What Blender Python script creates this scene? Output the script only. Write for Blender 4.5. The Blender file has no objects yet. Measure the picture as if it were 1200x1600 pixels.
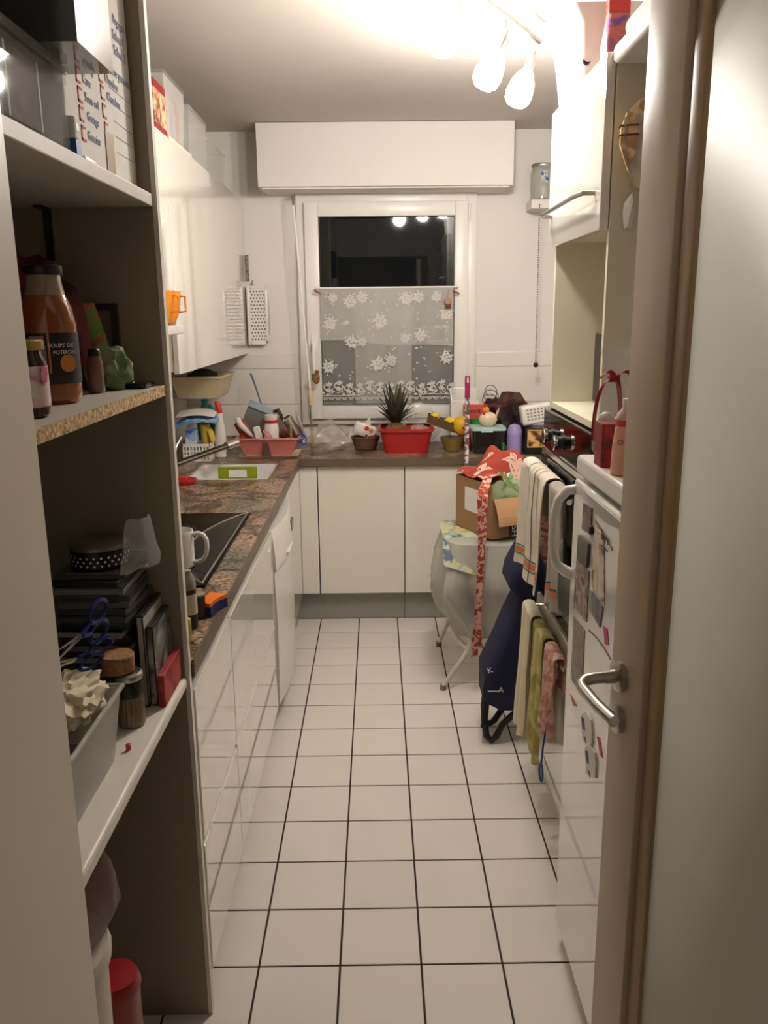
import bpy, bmesh, math, random
from mathutils import Vector, Matrix, Euler, noise as mnoise
PI = math.pi
rnd = random.Random(7)
scene = bpy.context.scene
COL = scene.collection

# ------------------------------------------------------------------ camera
FPX = 1297.0
CAM = Vector((0, 0, 1.56))
def cam_axes(pitch, yaw, roll):
    cy, sy = math.cos(yaw), math.sin(yaw)
    f = Vector((sy*math.cos(pitch), cy*math.cos(pitch), -math.sin(pitch)))
    r = Vector((cy, -sy, 0)); d = f.cross(r)
    c, s = math.cos(roll), math.sin(roll)
    return c*r + s*d, -s*r + c*d, f
RX, DX, FX = cam_axes(.2342, .0070, .0096)
cd = bpy.data.cameras.new('camera'); cam = bpy.data.objects.new('camera', cd); COL.objects.link(cam)
cd.sensor_fit = 'HORIZONTAL'; cd.sensor_width = 36.0; cd.lens = 36.0*FPX/1200.0
cd.clip_start = .02
cam.matrix_world = Matrix(((RX.x, -DX.x, -FX.x, CAM.x), (RX.y, -DX.y, -FX.y, CAM.y), (RX.z, -DX.z, -FX.z, CAM.z), (0, 0, 0, 1)))
scene.camera = cam
def P(px, py, X=None, Y=None, Z=None):
    "world point on a measured plane of the room seen at a photo pixel"
    d = RX*((px-600)/FPX) + DX*((py-800)/FPX) + FX
    t = (X-CAM.x)/d.x if X is not None else (Y-CAM.y)/d.y if Y is not None else (Z-CAM.z)/d.z
    return CAM + d*t

# ------------------------------------------------------------------ light and exposure
w = bpy.data.worlds.new('night'); scene.world = w; w.use_nodes = True
w.node_tree.nodes['Background'].inputs[0].default_value = (.010, .012, .018, 1)
w.node_tree.nodes['Background'].inputs[1].default_value = 1.0
scene.view_settings.view_transform = 'Standard'
scene.view_settings.look = 'None'
scene.view_settings.gamma = 1.0
scene.view_settings.use_curve_mapping = False
scene.view_settings.exposure = 0.42
BULB = 150.0          # emission strength of the opal spot glasses
HALL_FILL = 12.0           # strength of the added, unseen fill lamp in the hall behind the camera

# ------------------------------------------------------------------ materials
def lin(c):
    return tuple(((v/255)/12.92 if v/255 <= .04045 else ((v/255+.055)/1.055)**2.4) for v in c)
MATS = {}
def mat(name, c=(200, 200, 200), rough=.5, metal=0, var=.08, scale=18, bump=0, bscale=120, trans=0, ior=1.46, alpha=1, coat=0, emit=0, ecol=None, sheen=0, c2=None):
    if name in MATS: return MATS[name]
    m = bpy.data.materials.new(name); m.use_nodes = True; MATS[name] = m
    nt = m.node_tree; b = nt.nodes['Principled BSDF']; L = nt.links
    col = lin(c)
    tc = nt.nodes.new('ShaderNodeTexCoord')
    n = nt.nodes.new('ShaderNodeTexNoise'); n.inputs['Scale'].default_value = scale; n.inputs['Detail'].default_value = 4
    L.new(tc.outputs['Object'], n.inputs['Vector'])
    r = nt.nodes.new('ShaderNodeMix'); r.data_type = 'RGBA'
    if c2 is None:
        lo = tuple(v*(1-var) for v in col); hi = tuple(min(1, v*(1+var)) for v in col)
    else: lo, hi = col, lin(c2)
    if c2 is not None:
        cr = nt.nodes.new('ShaderNodeMapRange'); cr.inputs[1].default_value = .4; cr.inputs[2].default_value = .6
        L.new(n.outputs['Fac'], cr.inputs[0]); L.new(cr.outputs[0], r.inputs[0])
    else: L.new(n.outputs['Fac'], r.inputs[0])
    r.inputs[6].default_value = (*lo, 1); r.inputs[7].default_value = (*hi, 1)
    L.new(r.outputs[2], b.inputs['Base Color'])
    b.inputs['Roughness'].default_value = rough; b.inputs['Metallic'].default_value = metal
    b.inputs['IOR'].default_value = ior; b.inputs['Alpha'].default_value = alpha
    b.inputs['Transmission Weight'].default_value = trans
    b.inputs['Coat Weight'].default_value = coat; b.inputs['Coat Roughness'].default_value = .05
    b.inputs['Sheen Weight'].default_value = sheen
    if emit:
        b.inputs['Emission Color'].default_value = (*lin(ecol or c), 1); b.inputs['Emission Strength'].default_value = emit
    if bump:
        n2 = nt.nodes.new('ShaderNodeTexNoise'); n2.inputs['Scale'].default_value = bscale; n2.inputs['Detail'].default_value = 3
        L.new(tc.outputs['Object'], n2.inputs['Vector'])
        bp = nt.nodes.new('ShaderNodeBump'); bp.inputs['Strength'].default_value = bump; bp.inputs['Distance'].default_value = .004
        L.new(n2.outputs['Fac'], bp.inputs['Height']); L.new(bp.outputs[0], b.inputs['Normal'])
    return m
def film(name, c, alpha, rough=.15):
    "thin clear plastic film: mostly see-through, with a sheen"
    if name in MATS: return MATS[name]
    m = mat(name, c, rough, alpha=alpha, var=.05, bump=.25, bscale=25)
    return m
def stone():
    m = mat('granite', (104, 80, 62), .30)
    nt = m.node_tree; L = nt.links; b = nt.nodes['Principled BSDF']
    tc = nt.nodes.new('ShaderNodeTexCoord')
    def nz(scale, detail, dist=0, rough=.5):
        n = nt.nodes.new('ShaderNodeTexNoise'); n.inputs['Scale'].default_value = scale; n.inputs['Detail'].default_value = detail
        n.inputs['Distortion'].default_value = dist; n.inputs['Roughness'].default_value = rough
        L.new(tc.outputs['Object'], n.inputs['Vector']); return n.outputs['Fac']
    def ramp(fac, stops):
        cr = nt.nodes.new('ShaderNodeValToRGB'); e = cr.color_ramp.elements
        e[0].position, e[0].color = stops[0][0], (*stops[0][1], 1); e[1].position, e[1].color = stops[-1][0], (*stops[-1][1], 1)
        for p, c in stops[1:-1]: e.new(p).color = (*c, 1)
        L.new(fac, cr.inputs[0]); return cr.outputs[0]
    def mul(a, b_, f=1.0):
        mx = nt.nodes.new('ShaderNodeMix'); mx.data_type = 'RGBA'; mx.blend_type = 'MULTIPLY'; mx.inputs[0].default_value = f
        L.new(a, mx.inputs[6]); L.new(b_, mx.inputs[7]); return mx.outputs[2]
    patch = ramp(nz(2.6, 3, .5), [(.36, lin((118, 114, 98))), (.46, lin((160, 136, 112))), (.54, lin((172, 140, 118))), (.64, lin((132, 114, 96)))])
    vein = ramp(nz(3.4, 5, .7, .55), [(.44, (1, 1, 1)), (.485, (.35, .34, .33)), (.50, (.16, .16, .16)), (.515, (.4, .38, .36)), (.56, (1, 1, 1))])
    grain = ramp(nz(85, 3), [(.36, (.10, .09, .09)), (.45, (.62, .60, .58)), (.54, (1.05, 1.05, 1.05)), (.66, (1.7, 1.6, 1.5))])
    L.new(mul(mul(patch, vein, .9), grain, .95), b.inputs['Base Color'])
    return m
def speckle(name, c, c2, scale, rough=.7, lo=.45, hi=.55):
    "two-colour patches (chipboard, floral cloth, prints)"
    m = mat(name, c, rough, c2=c2, scale=scale)
    for n in m.node_tree.nodes:
        if n.type == 'MAP_RANGE': n.inputs[1].default_value = lo; n.inputs[2].default_value = hi
    return m
def ramp_mat(name, stops, scale, rough=.7, detail=3, dist=.6):
    "several printed colours chosen by a noise field"
    m = mat(name, stops[0][1], rough); nt = m.node_tree
    tc = nt.nodes.new('ShaderNodeTexCoord'); n = nt.nodes.new('ShaderNodeTexNoise')
    n.inputs['Scale'].default_value = scale; n.inputs['Detail'].default_value = detail; n.inputs['Distortion'].default_value = dist
    nt.links.new(tc.outputs['Object'], n.inputs['Vector'])
    cr = nt.nodes.new('ShaderNodeValToRGB'); e = cr.color_ramp.elements
    e[0].position, e[0].color = stops[0][0], (*lin(stops[0][1]), 1)
    e[1].position, e[1].color = stops[-1][0], (*lin(stops[-1][1]), 1)
    for p, c in stops[1:-1]: e.new(p).color = (*lin(c), 1)
    nt.links.new(n.outputs['Fac'], cr.inputs[0]); nt.links.new(cr.outputs[0], nt.nodes['Principled BSDF'].inputs['Base Color'])
    return m

# ------------------------------------------------------------------ mesh helpers
class B:
    "collects shapes of one part in world coordinates"
    def __init__(s): s.bm = bmesh.new()
    def _x(s, vs, M):
        if M is not None:
            for v in vs: v.co = M @ v.co
        return s
    def box(s, x0, x1, y0, y1, z0, z1, bev=0, M=None, seg=2):
        g = bmesh.ops.create_cube(s.bm, size=1)['verts']
        for v in g: v.co = Vector(((x0+x1)/2 + v.co.x*(x1-x0), (y0+y1)/2 + v.co.y*(y1-y0), (z0+z1)/2 + v.co.z*(z1-z0)))
        if bev:
            es = list({e for v in g for e in v.link_edges})
            r = bmesh.ops.bevel(s.bm, geom=es, offset=bev, segments=seg, profile=.5, affect='EDGES')
            g = list({v for f in r['faces'] for v in f.verts} | {v for v in g if v.is_valid})
        return s._x(g, M)
    def lathe(s, prof, c=(0, 0, 0), n=24, M=None, sx=1, sy=1, cap=True, amp=0, k=0):
        "revolve (r,z) points about the z axis through c"
        rings = []
        for r, z in prof:
            rr = [max(r, 1e-5)*(1 + amp*math.cos(k*2*PI*i/n)) for i in range(n)]
            rings.append([s.bm.verts.new((c[0]+rr[i]*math.cos(2*PI*i/n)*sx, c[1]+rr[i]*math.sin(2*PI*i/n)*sy, c[2]+z)) for i in range(n)])
        for a, b in zip(rings, rings[1:]):
            for i in range(n): s.bm.faces.new((a[i], a[(i+1) % n], b[(i+1) % n], b[i]))
        if cap:
            s.bm.faces.new(rings[0][::-1]); s.bm.faces.new(rings[-1])
        return s._x([v for r in rings for v in r], M)
    def tube(s, pts, r, n=8, M=None, flat=1.0):
        pts = [Vector(p) for p in pts]; rings = []
        rs = r if isinstance(r, (list, tuple)) else [r]*len(pts)
        up = None
        for i, p in enumerate(pts):
            t = (pts[min(i+1, len(pts)-1)] - pts[max(i-1, 0)]).normalized()
            if up is None:
                up = Vector((0, 0, 1)) if abs(t.z) < .9 else Vector((0, 1, 0))
            a = up - t*up.dot(t); a.normalize(); b_ = t.cross(a); up = a
            rings.append([s.bm.verts.new(p + (a*math.cos(2*PI*k/n)*flat + b_*math.sin(2*PI*k/n))*rs[i]) for k in range(n)])
        for a, b_ in zip(rings, rings[1:]):
            for k in range(n): s.bm.faces.new((a[k], a[(k+1) % n], b_[(k+1) % n], b_[k]))
        s.bm.faces.new(rings[0][::-1]); s.bm.faces.new(rings[-1])
        return s._x([v for q in rings for v in q], M)
    def prism(s, poly, h0, h1, axis='z', M=None):
        "polygon (a,b) extruded along an axis"
        def co(a, b, h): return {'z': (a, b, h), 'y': (a, h, b), 'x': (h, a, b)}[axis]
        lo = [s.bm.verts.new(co(a, b, h0)) for a, b in poly]; hi = [s.bm.verts.new(co(a, b, h1)) for a, b in poly]
        s.bm.faces.new(lo[::-1]); s.bm.faces.new(hi)
        for i in range(len(poly)):
            j = (i+1) % len(poly); s.bm.faces.new((lo[i], lo[j], hi[j], hi[i]))
        return s._x(lo+hi, M)
    def loft(s, rings, cap=True, M=None):
        R = [[s.bm.verts.new(p) for p in r] for r in rings]; n = len(R[0])
        for a, b in zip(R, R[1:]):
            for i in range(n): s.bm.faces.new((a[i], a[(i+1) % n], b[(i+1) % n], b[i]))
        if cap: s.bm.faces.new(R[0][::-1]); s.bm.faces.new(R[-1])
        return s._x([v for r in R for v in r], M)
    def ball(s, c, r, M=None, sub=2, nz=0, nf=3, seed=0, floor=None):
        r = r if isinstance(r, (tuple, list)) else (r, r, r)
        g = bmesh.ops.create_icosphere(s.bm, subdivisions=sub, radius=1)['verts']
        for v in g:
            d = v.co.copy(); k = 1 + nz*mnoise.noise(d*nf + Vector((seed*3.1, seed*1.7, seed)))
            v.co = Vector((c[0]+d.x*r[0]*k, c[1]+d.y*r[1]*k, c[2]+d.z*r[2]*k))
            if floor is not None and v.co.z < floor: v.co.z = floor
        return s._x(g, M)
    def sheet(s, fn, nu, nv, th=0, M=None):
        "grid surface fn(u,v); th gives it a back skin"
        def lay(off):
            return [[s.bm.verts.new(Vector(fn(i/nu, j/nv)) + off) for j in range(nv+1)] for i in range(nu+1)]
        G = [[Vector(fn(i/nu, j/nv)) for j in range(nv+1)] for i in range(nu+1)]
        V = [[s.bm.verts.new(p) for p in row] for row in G]
        for i in range(nu):
            for j in range(nv): s.bm.faces.new((V[i][j], V[i+1][j], V[i+1][j+1], V[i][j+1]))
        allv = [v for r in V for v in r]
        if th:
            W = []
            for i in range(nu+1):
                row = []
                for j in range(nv+1):
                    du = G[min(i+1, nu)][j]-G[max(i-1, 0)][j]; dv = G[i][min(j+1, nv)]-G[i][max(j-1, 0)]
                    nn = du.cross(dv); nn = nn.normalized() if nn.length > 1e-9 else Vector((0, 0, 1))
                    row.append(s.bm.verts.new(G[i][j]-nn*th))
                W.append(row)
            for i in range(nu):
                for j in range(nv): s.bm.faces.new((W[i][j], W[i][j+1], W[i+1][j+1], W[i+1][j]))
            for i in range(nu):
                s.bm.faces.new((V[i][0], W[i][0], W[i+1][0], V[i+1][0])); s.bm.faces.new((V[i][nv], V[i+1][nv], W[i+1][nv], W[i][nv]))
            for j in range(nv):
                s.bm.faces.new((V[0][j], V[0][j+1], W[0][j+1], W[0][j])); s.bm.faces.new((V[nu][j], W[nu][j], W[nu][j+1], V[nu][j+1]))
            allv += [v for r in W for v in r]
        return s._x(allv, M)
    def text(s, body, size, M, depth=.0004, align='CENTER'):
        cu = bpy.data.curves.new('t', 'FONT'); cu.body = body; cu.size = size; cu.extrude = depth; cu.align_x = align; cu.align_y = 'CENTER'; cu.resolution_u = 2
        o = bpy.data.objects.new('t', cu); COL.objects.link(o)
        bpy.context.view_layer.update()
        me = bpy.data.meshes.new_from_object(o.evaluated_get(bpy.context.evaluated_depsgraph_get()))
        me.transform(M); s.bm.from_mesh(me)
        bpy.data.objects.remove(o); bpy.data.meshes.remove(me); bpy.data.curves.remove(cu)
        return s
ORG = {}
def _mesh(name, b, m, origin, smooth):
    bmesh.ops.recalc_face_normals(b.bm, faces=b.bm.faces[:])
    for v in b.bm.verts: v.co -= origin
    me = bpy.data.meshes.new(name); b.bm.to_mesh(me); b.bm.free()
    me.materials.append(m)
    if smooth:
        for p in me.polygons: p.use_smooth = True
        try: me.set_sharp_from_angle(angle=math.radians(40))
        except Exception: pass
        if len(me.polygons) < 200:          # keep broad flat faces truly flat
            for p in me.polygons:
                if p.area > 3e-4 and max(abs(p.normal.x), abs(p.normal.y), abs(p.normal.z)) > .9995: p.use_smooth = False
    o = bpy.data.objects.new(name, me); COL.objects.link(o)
    return o
def tag(o, label=None, cat=None, group=None, kind=None):
    if label: o['label'] = label
    if cat: o['category'] = cat
    if group: o['group'] = group
    if kind: o['kind'] = kind
    return o
def thing(name, label, cat, loc=(0, 0, 0), group=None, kind=None):
    e = bpy.data.objects.new(name, None); e.empty_display_size = .05; COL.objects.link(e)
    e.location = loc; ORG[e] = Vector(loc)
    return tag(e, label, cat, group, kind)
def part(name, b, m, parent, smooth=True, label=None, kind=None):
    o = _mesh(name, b, m, ORG[parent], smooth); o.parent = parent; ORG[o] = ORG[parent]
    return tag(o, label=label, kind=kind)
def solo(name, b, m, label=None, cat=None, group=None, smooth=True, kind=None):
    xs = [v.co for v in b.bm.verts]
    org = Vector(((min(p.x for p in xs)+max(p.x for p in xs))/2, (min(p.y for p in xs)+max(p.y for p in xs))/2, min(p.z for p in xs)))
    o = _mesh(name, b, m, org, smooth); o.location = org; ORG[o] = org
    return tag(o, label, cat, group, kind)
def copy_tree(o, parent=None):
    c = o.copy(); COL.objects.link(c); c.parent = parent
    for ch in list(o.children): copy_tree(ch, c)
    return c
def put(root, loc, rz=0, rx=0, ry=0):
    root.location = loc; root.rotation_euler = (rx, ry, rz); return root
def Rz(a, c=(0, 0, 0)): c = Vector(c); return Matrix.Translation(c) @ Matrix.Rotation(a, 4, 'Z') @ Matrix.Translation(-c)
def frame(o, ex, ey):
    "matrix with origin o, x along ex, y along ey (for prints on a face)"
    ex = Vector(ex).normalized(); ey = Vector(ey).normalized(); ez = ex.cross(ey)
    return Matrix(((ex.x, ey.x, ez.x, o[0]), (ex.y, ey.y, ez.y, o[1]), (ex.z, ey.z, ez.z, o[2]), (0, 0, 0, 1)))

# common materials
M_WALL = mat('wall_paint', (224, 220, 215), .75, var=.03, scale=3, bump=.08, bscale=200)
M_CEIL = mat('ceiling_paint', (198, 191, 184), .85, var=.03, scale=3)
M_TILE = mat('white_floor_tile', (228, 222, 214), .22, var=.035, scale=6, coat=.2)
M_GROUT = mat('dark_grout', (62, 50, 42), .9, bump=.3)
M_GLOSS = mat('glossy_cream_lacquer', (232, 228, 217), .035, var=.015, scale=4, coat=1.0, ior=1.55)
M_CREAM = mat('matt_cream_board', (226, 219, 196), .45, var=.03)
M_WHITE = mat('white_enamel', (230, 227, 220), .25, var=.02)
M_FRIDGE = mat('fridge_enamel', (232, 230, 224), .10, var=.015, coat=.8)
M_PVC = mat('white_window_plastic', (232, 229, 224), .3, var=.02)
M_TAUPE = mat('taupe_side_board', (150, 138, 118), .55, var=.05, scale=6)
M_STEEL = mat('brushed_steel', (190, 186, 178), .28, 1)
M_CHROME = mat('chrome', (215, 212, 206), .1, 1)
M_BLACK = mat('black_plastic', (24, 23, 23), .35)
M_BLKGLASS = mat('black_glass', (12, 11, 11), .06, ior=1.4)
M_STONE = stone()
M_EDGE = mat('brown_worktop_edge', (104, 90, 74), .4)
M_PLINTH = mat('grey_plinth_board', (150, 148, 142), .35)
M_DARK = mat('groove_shade_dark', (30, 27, 24), .8)
M_GLASS = mat('clear_glass', (235, 240, 236), .03, trans=1, ior=1.45, var=.01)
M_CLEAR = mat('clear_plastic', (225, 225, 220), .04, alpha=.16, var=.02)
M_CLEAR2 = mat('scuffed_clear_plastic', (228, 226, 220), .2, alpha=.36, var=.04)
M_FILM = film('clear_film', (232, 232, 228), .22, .12)
M_RED = mat('red_plastic', (196, 40, 34), .35)
M_PAPER = mat('white_paper', (232, 228, 220), .8)

# ================================================================== the setting
XL, XR, YB, ZC = -1.05, 1.17, 4.62, 2.48
fl = solo('floor', B().box(-1.3, 1.4, -2.4, YB+.1, -.10, -.003), M_GROUT, kind='structure')
tile0 = None
NX0 = -.3065
for r in range(-9, 13):
    for c in range(-1, 7):
        x0 = NX0 + (c-1)*.2 + .0; y0 = 1.7315 + r*.2
        if y0 > 4.12: continue
        if y0 < 0.9 and r < -6: continue
        if tile0 is None:
            tb = B().box(-.0974, .0974, -.0974, .0974, 0, .0031, bev=.0012, seg=1)
            for v in tb.bm.verts: pass
            tile0 = _mesh('floor_tile', tb, M_TILE, Vector((0, 0, 0)), False); t = tile0
        else:
            t = tile0.copy(); COL.objects.link(t)
        t.parent = fl; t.location = Vector((x0+.1, y0+.1, -.0031)) - fl.location
bpy.context.view_layer.update()
solo('ceiling', B().box(-1.3, 1.4, -2.4, YB+.1, ZC, ZC+.1), M_CEIL, kind='structure')
solo('wall_left', B().box(XL-.1, XL, .9, YB+.1, 0, ZC), M_WALL, kind='structure')
solo('wall_right', B().box(XR, XR+.1, .5, YB+.1, 0, ZC), M_WALL, kind='structure')
# back wall with the window opening
WX0, WX1, WZ0, WZ1 = -.39, .51, .985, 2.15
wb = B().box(XL, WX0, YB, YB+.1, 0, ZC).box(WX1, XR, YB, YB+.1, 0, ZC).box(WX0, WX1, YB, YB+.1, 0, WZ0).box(WX0, WX1, YB, YB+.1, WZ1, ZC)
wall_back = solo('wall_back', wb, M_WALL, kind='structure', smooth=False)
M_WT = mat('white_wall_tile', (228, 223, 216), .2, var=.02)
for (x0, x1) in ((XL+.002, -.425), (.545, XR-.002)):
    for (z0, z1) in ((1.275, 1.352), (1.08, 1.272), (.885, 1.077)):
        part('wall_tile', B().box(x0, x1, YB-.006, YB+.002, z0, z1, bev=.0015, seg=1), M_WT, wall_back, smooth=False)
# wall beside the doorway, hall behind the camera
solo('wall_front', B().box(XL-.1, -.388, .42, .90, 0, ZC), M_WALL, kind='structure')
solo('wall_hall', B().box(-1.3, 1.4, -2.5, -2.4, 0, ZC).box(-1.4, -1.3, -2.5, .9, 0, ZC).box(1.4, 1.5, -2.5, .6, 0, ZC).box(.56, 1.5, .40, .5, 0, ZC).box(-.388, .56, .42, .5, 2.12, ZC), M_WALL, kind='structure')
M_JAMB = mat('painted_door_frame', (222, 212, 196), .4, var=.02)
solo('trim_1', B().box(-.388, -.372, .40, .905, .0, 2.12, bev=.003), M_JAMB, kind='structure')
solo('trim_2', B().box(.525, .56, .40, .505, .0, 2.12, bev=.003), M_JAMB, kind='structure')

# window
win = thing('window_1', None, None, (.06, YB, .97), kind='structure')
def rect_frame(b, x0, x1, z0, z1, y0, y1, wd, bev=.004):
    b.box(x0, x0+wd, y0, y1, z0, z1, bev).box(x1-wd, x1, y0, y1, z0, z1, bev)
    b.box(x0+wd-.001, x1-wd+.001, y0+.0005, y1, z1-wd, z1, bev).box(x0+wd-.001, x1-wd+.001, y0+.0005, y1, z0, z0+wd, bev); return b
part('outer_frame', rect_frame(B(), -.415, .535, .968, 2.172, YB-.030, YB+.06, .055), M_PVC, win)
part('sash', rect_frame(B(), -.372, .492, 1.0, 2.13, YB-.055, YB+.03, .074, .006), M_PVC, win)
M_PANE = mat('night_window_glass', (14, 17, 20), .02, var=.1, coat=.3)
part('pane', B().box(-.299, .419, YB-.022, YB-.012, 1.07, 2.06), M_PANE, win)
gk = B(); rect_frame(gk, -.300, .420, 1.068, 2.062, YB-.030, YB-.020, .007, 0)
part('gasket', gk, M_BLACK, win)
part('hinge', B().lathe([(.007, 0), (.007, .085)], (.492, YB-.060, 2.03), 10), M_PVC, win)
hd = part('handle', B().box(-.352, -.318, YB-.066, YB-.054, 1.36, 1.46, .005).tube([(-.335, YB-.06, 1.41), (-.335, YB-.10, 1.41), (-.335, YB-.105, 1.38), (-.335, YB-.105, 1.27)], .010, 8), M_PVC, win)
# roller-shutter box above the window
sb = thing('trim_3', None, None, (.055, 4.5, 2.18), kind='structure')
part('front_board', B().box(-.582, .692, 4.40, 4.42, 2.180, 2.478, .003), M_WALL, sb)
part('bottom_board', B().box(-.565, .675, 4.42, YB, 2.172, 2.187, .002), M_WALL, sb)
part('end_board', B().box(-.582, -.566, 4.42, YB, 2.180, 2.478), M_WALL, sb)
part('end_board', B().box(.676, .692, 4.42, YB, 2.180, 2.478), M_WALL, sb)

# glazed door standing open on the right
DA = math.radians(9.0)
dd = Vector((math.sin(DA), -math.cos(DA), 0)); dn = Vector((-math.cos(DA), -math.sin(DA), 0))
door = thing('door_1', None, None, (.375, 1.25, 0), kind='structure')
DM = Matrix(((dd.x, -dn.x, 0, .375), (dd.y, -dn.y, 0, 1.25), (0, 0, 1, 0), (0, 0, 0, 1)))   # local x along door, y into thickness
M_DOOR = mat('door_paint', (205, 186, 160), .4, var=.03)
M_BEAD = mat('glazing_bead_paint', (168, 140, 102), .4, var=.04)
part('stile', B().box(0, .108, 0, .04, .012, 2.05, .004, DM), M_DOOR, door)
part('stile', B().box(.70, .80, 0, .04, .012, 2.05, .004, DM), M_DOOR, door)
part('rail', B().box(.109, .699, .0005, .0395, 1.95, 2.05, .004, DM), M_DOOR, door)
part('rail', B().box(.109, .699, .0005, .0395, .012, .115, .004, DM), M_DOOR, door)
part('glazing_bead', B().box(.1085, .146, .009, .032, .116, 1.949, .006, DM), M_BEAD, door)
M_FROST = mat('frosted_glass', (236, 234, 220), .5, trans=.22, ior=1.3, var=.08, scale=5, bump=.35, bscale=9)
part('frosted_pane', B().box(.140, .70, .016, .024, .118, 1.948, 0, DM), M_FROST, door)
hz = 1.0
lev = part('handle', B().lathe([(.025, 0), (.025, .008), (.021, .010), (.011, .011), (.010, .030)], (0, 0, 0), 24, DM @ Matrix.Translation((.037, 0, 1.0)) @ Matrix.Rotation(PI/2, 4, 'X'))
  .tube([(.037, -.02, 1.0), (.037, -.045, 1.0), (.038, -.060, .998), (.043, -.068, .995), (.052, -.070, .992), (.10, -.066, .985), (.145, -.060, .982)], .0095, 12, DM), M_STEEL, door)
ky = part('key_rose', B().lathe([(.025, 0), (.025, .007), (.021, .009)], (0, 0, 0), 24, DM @ Matrix.Translation((.037, 0, .928)) @ Matrix.Rotation(PI/2, 4, 'X')), M_STEEL, door)
part('keyhole', B().box(.034, .040, -.0100, -.0085, .918, .940, 0, DM), M_BLACK, ky)

# ================================================================== ceiling spot bar
def bar_light():
    A = Vector((.545, 3.0, 2.425)); D = Vector((-.515, -.857, 0)).normalized()
    t = thing('spot_bar', 'ceiling spot bar with glowing opal glass shades', 'lamp', (A+D*.4)*1)
    part('bar', B().tube([A, A+D*.80], .010, 8), M_STEEL, t)
    part('ceiling_mount', B().lathe([(.05, 0), (.05, .02), (.012, .02), (.012, .0545)][::-1], (0, 0, 0), 20, Matrix.Translation(A+D*.4+Vector((0, 0, .0))) ), M_STEEL, t)
    M_OPAL = mat('glowing_opal_glass', (255, 244, 226), .4, emit=BULB, ecol=(255, 247, 238))
    for s, ax in ((.045, (-.34, .12, -.93)), (.28, (-.42, .05, -.90)), (.62, (-.3, -.35, -.88))):
        p = A + D*s; q = p + Vector((-.003, 0, -.055)); ax = Vector(ax).normalized()
        part('stem', B().tube([p, q], .004, 8), M_STEEL, t)
        rot = ax.to_track_quat('Z', 'Y').to_matrix().to_4x4()
        sk = part('socket', B().lathe([(.005, -.018), (.006, 0), (.017, .004), (.017, .040), (.012, .044)], (0, 0, 0), 16, Matrix.Translation(q) @ rot), M_STEEL, t)
        part('glass_shade', B().lathe([(.014, .041), (.024, .052), (.038, .080), (.044, .115), (.040, .140), (.026, .155), (.004, .160)], (0, 0, 0), 20, Matrix.Translation(q) @ rot), M_OPAL, sk)
bar_light()
def added_hall_lamp():  # lamp added out of view to brighten the door frame and pantry
    t = thing('added_hall_fill_lamp', 'unseen fill lamp added in the hall behind the viewer', 'lamp', (-.1, -1.3, 2.40))
    part('base_plate', B().lathe([(.11, .055), (.11, .0795)], (-.1, -1.3, 2.40), 24), M_WHITE, t)
    part('lamp_shade', B().lathe([(.004, 0), (.08, .01), (.12, .03), (.13, .054)], (-.1, -1.3, 2.40), 24), mat('hall_fill_glow', (255, 240, 215), .4, emit=HALL_FILL, ecol=(255, 243, 230)), t)
added_hall_lamp()

# ================================================================== left run of units
XF = -.39
def drawer_unit(y0, y1, label, open_low=0):
    t = thing('base_cabinet', label, 'cabinet', (-.7, (y0+y1)/2, 0), 'drawer units under the left worktop')
    part('body', B().box(XL+.012, XF-.022, y0, y1, .09, .822), M_CREAM, t, smooth=False)
    part('groove_shade', B().box(XF-.0215, XF-.0195, y0, y1, .775, .822), M_DARK, t, smooth=False)  # dark strip standing in for the shade in the gap below the worktop
    part('plinth', B().box(XF-.06, XF-.034, y0, y1, 0, .089), M_PLINTH, t, smooth=False)
    part('drawer', B().box(XF-.0192, XF, y0+.002, y1-.002, .100, .428-open_low, .0025), M_GLOSS, t)
    part('drawer', B().box(XF-.0192, XF, y0+.002, y1-.002, .438, .795, .0025), M_GLOSS, t)
drawer_unit(1.612, 2.045, 'glossy cream two-drawer unit next to the pantry side panel, below the spray bottle', .004)
drawer_unit(2.047, 2.93, 'wide glossy cream two-drawer unit under the black hob')
# dishwasher
dw = thing('dishwasher', 'white dishwasher with curved control panel under the left worktop', 'dishwasher', (-.7, 3.29, 0))
part('body', B().box(XL+.012, -.43, 2.935, 3.528, .10, .815), M_WHITE, dw, smooth=False)
part('door', B().sheet(lambda u, v: (-.398+.034*math.sin(PI*(u*.8+.1))+.006*math.sin(PI*v), 2.937+.59*u, .10+.535*v), 12, 6, .03), M_WHITE, dw)
part('control_panel', B().sheet(lambda u, v: (-.392+.040*math.sin(PI*(u*.8+.1))-.014*v*v, 2.937+.59*u, .642+.150*v), 14, 6, .04), M_WHITE, dw)
part('display', B().box(-.372, -.353, 3.28, 3.35, .70, .745, .003), mat('grey_display', (96, 98, 96), .2), dw)
part('door_grip', B().box(-.366, -.347, 3.10, 3.24, .655, .668, .004), M_WHITE, dw)
part('plinth', B().box(-.455, -.425, 2.935, 3.528, .0, .098), M_PLINTH, dw, smooth=False)
# corner filler
fi = thing('corner_filler', 'tall narrow cream filler panel in the corner between dishwasher and back doors', 'panel', (-.41, 3.84, 0))
part('board', B().box(-.412, -.394, 3.532, 4.081, .155, .82, .002), M_GLOSS, fi)
part('board', B().box(-.394, -.306, 4.083, 4.10, .155, .82, .002), M_GLOSS, fi)
part('plinth', B().box(-.44, -.425, 3.532, 4.132, 0, .153), M_PLINTH, fi, smooth=False)
part('plinth', B().box(-.44, -.304, 4.133, 4.148, 0, .153), M_PLINTH, fi, smooth=False)

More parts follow.
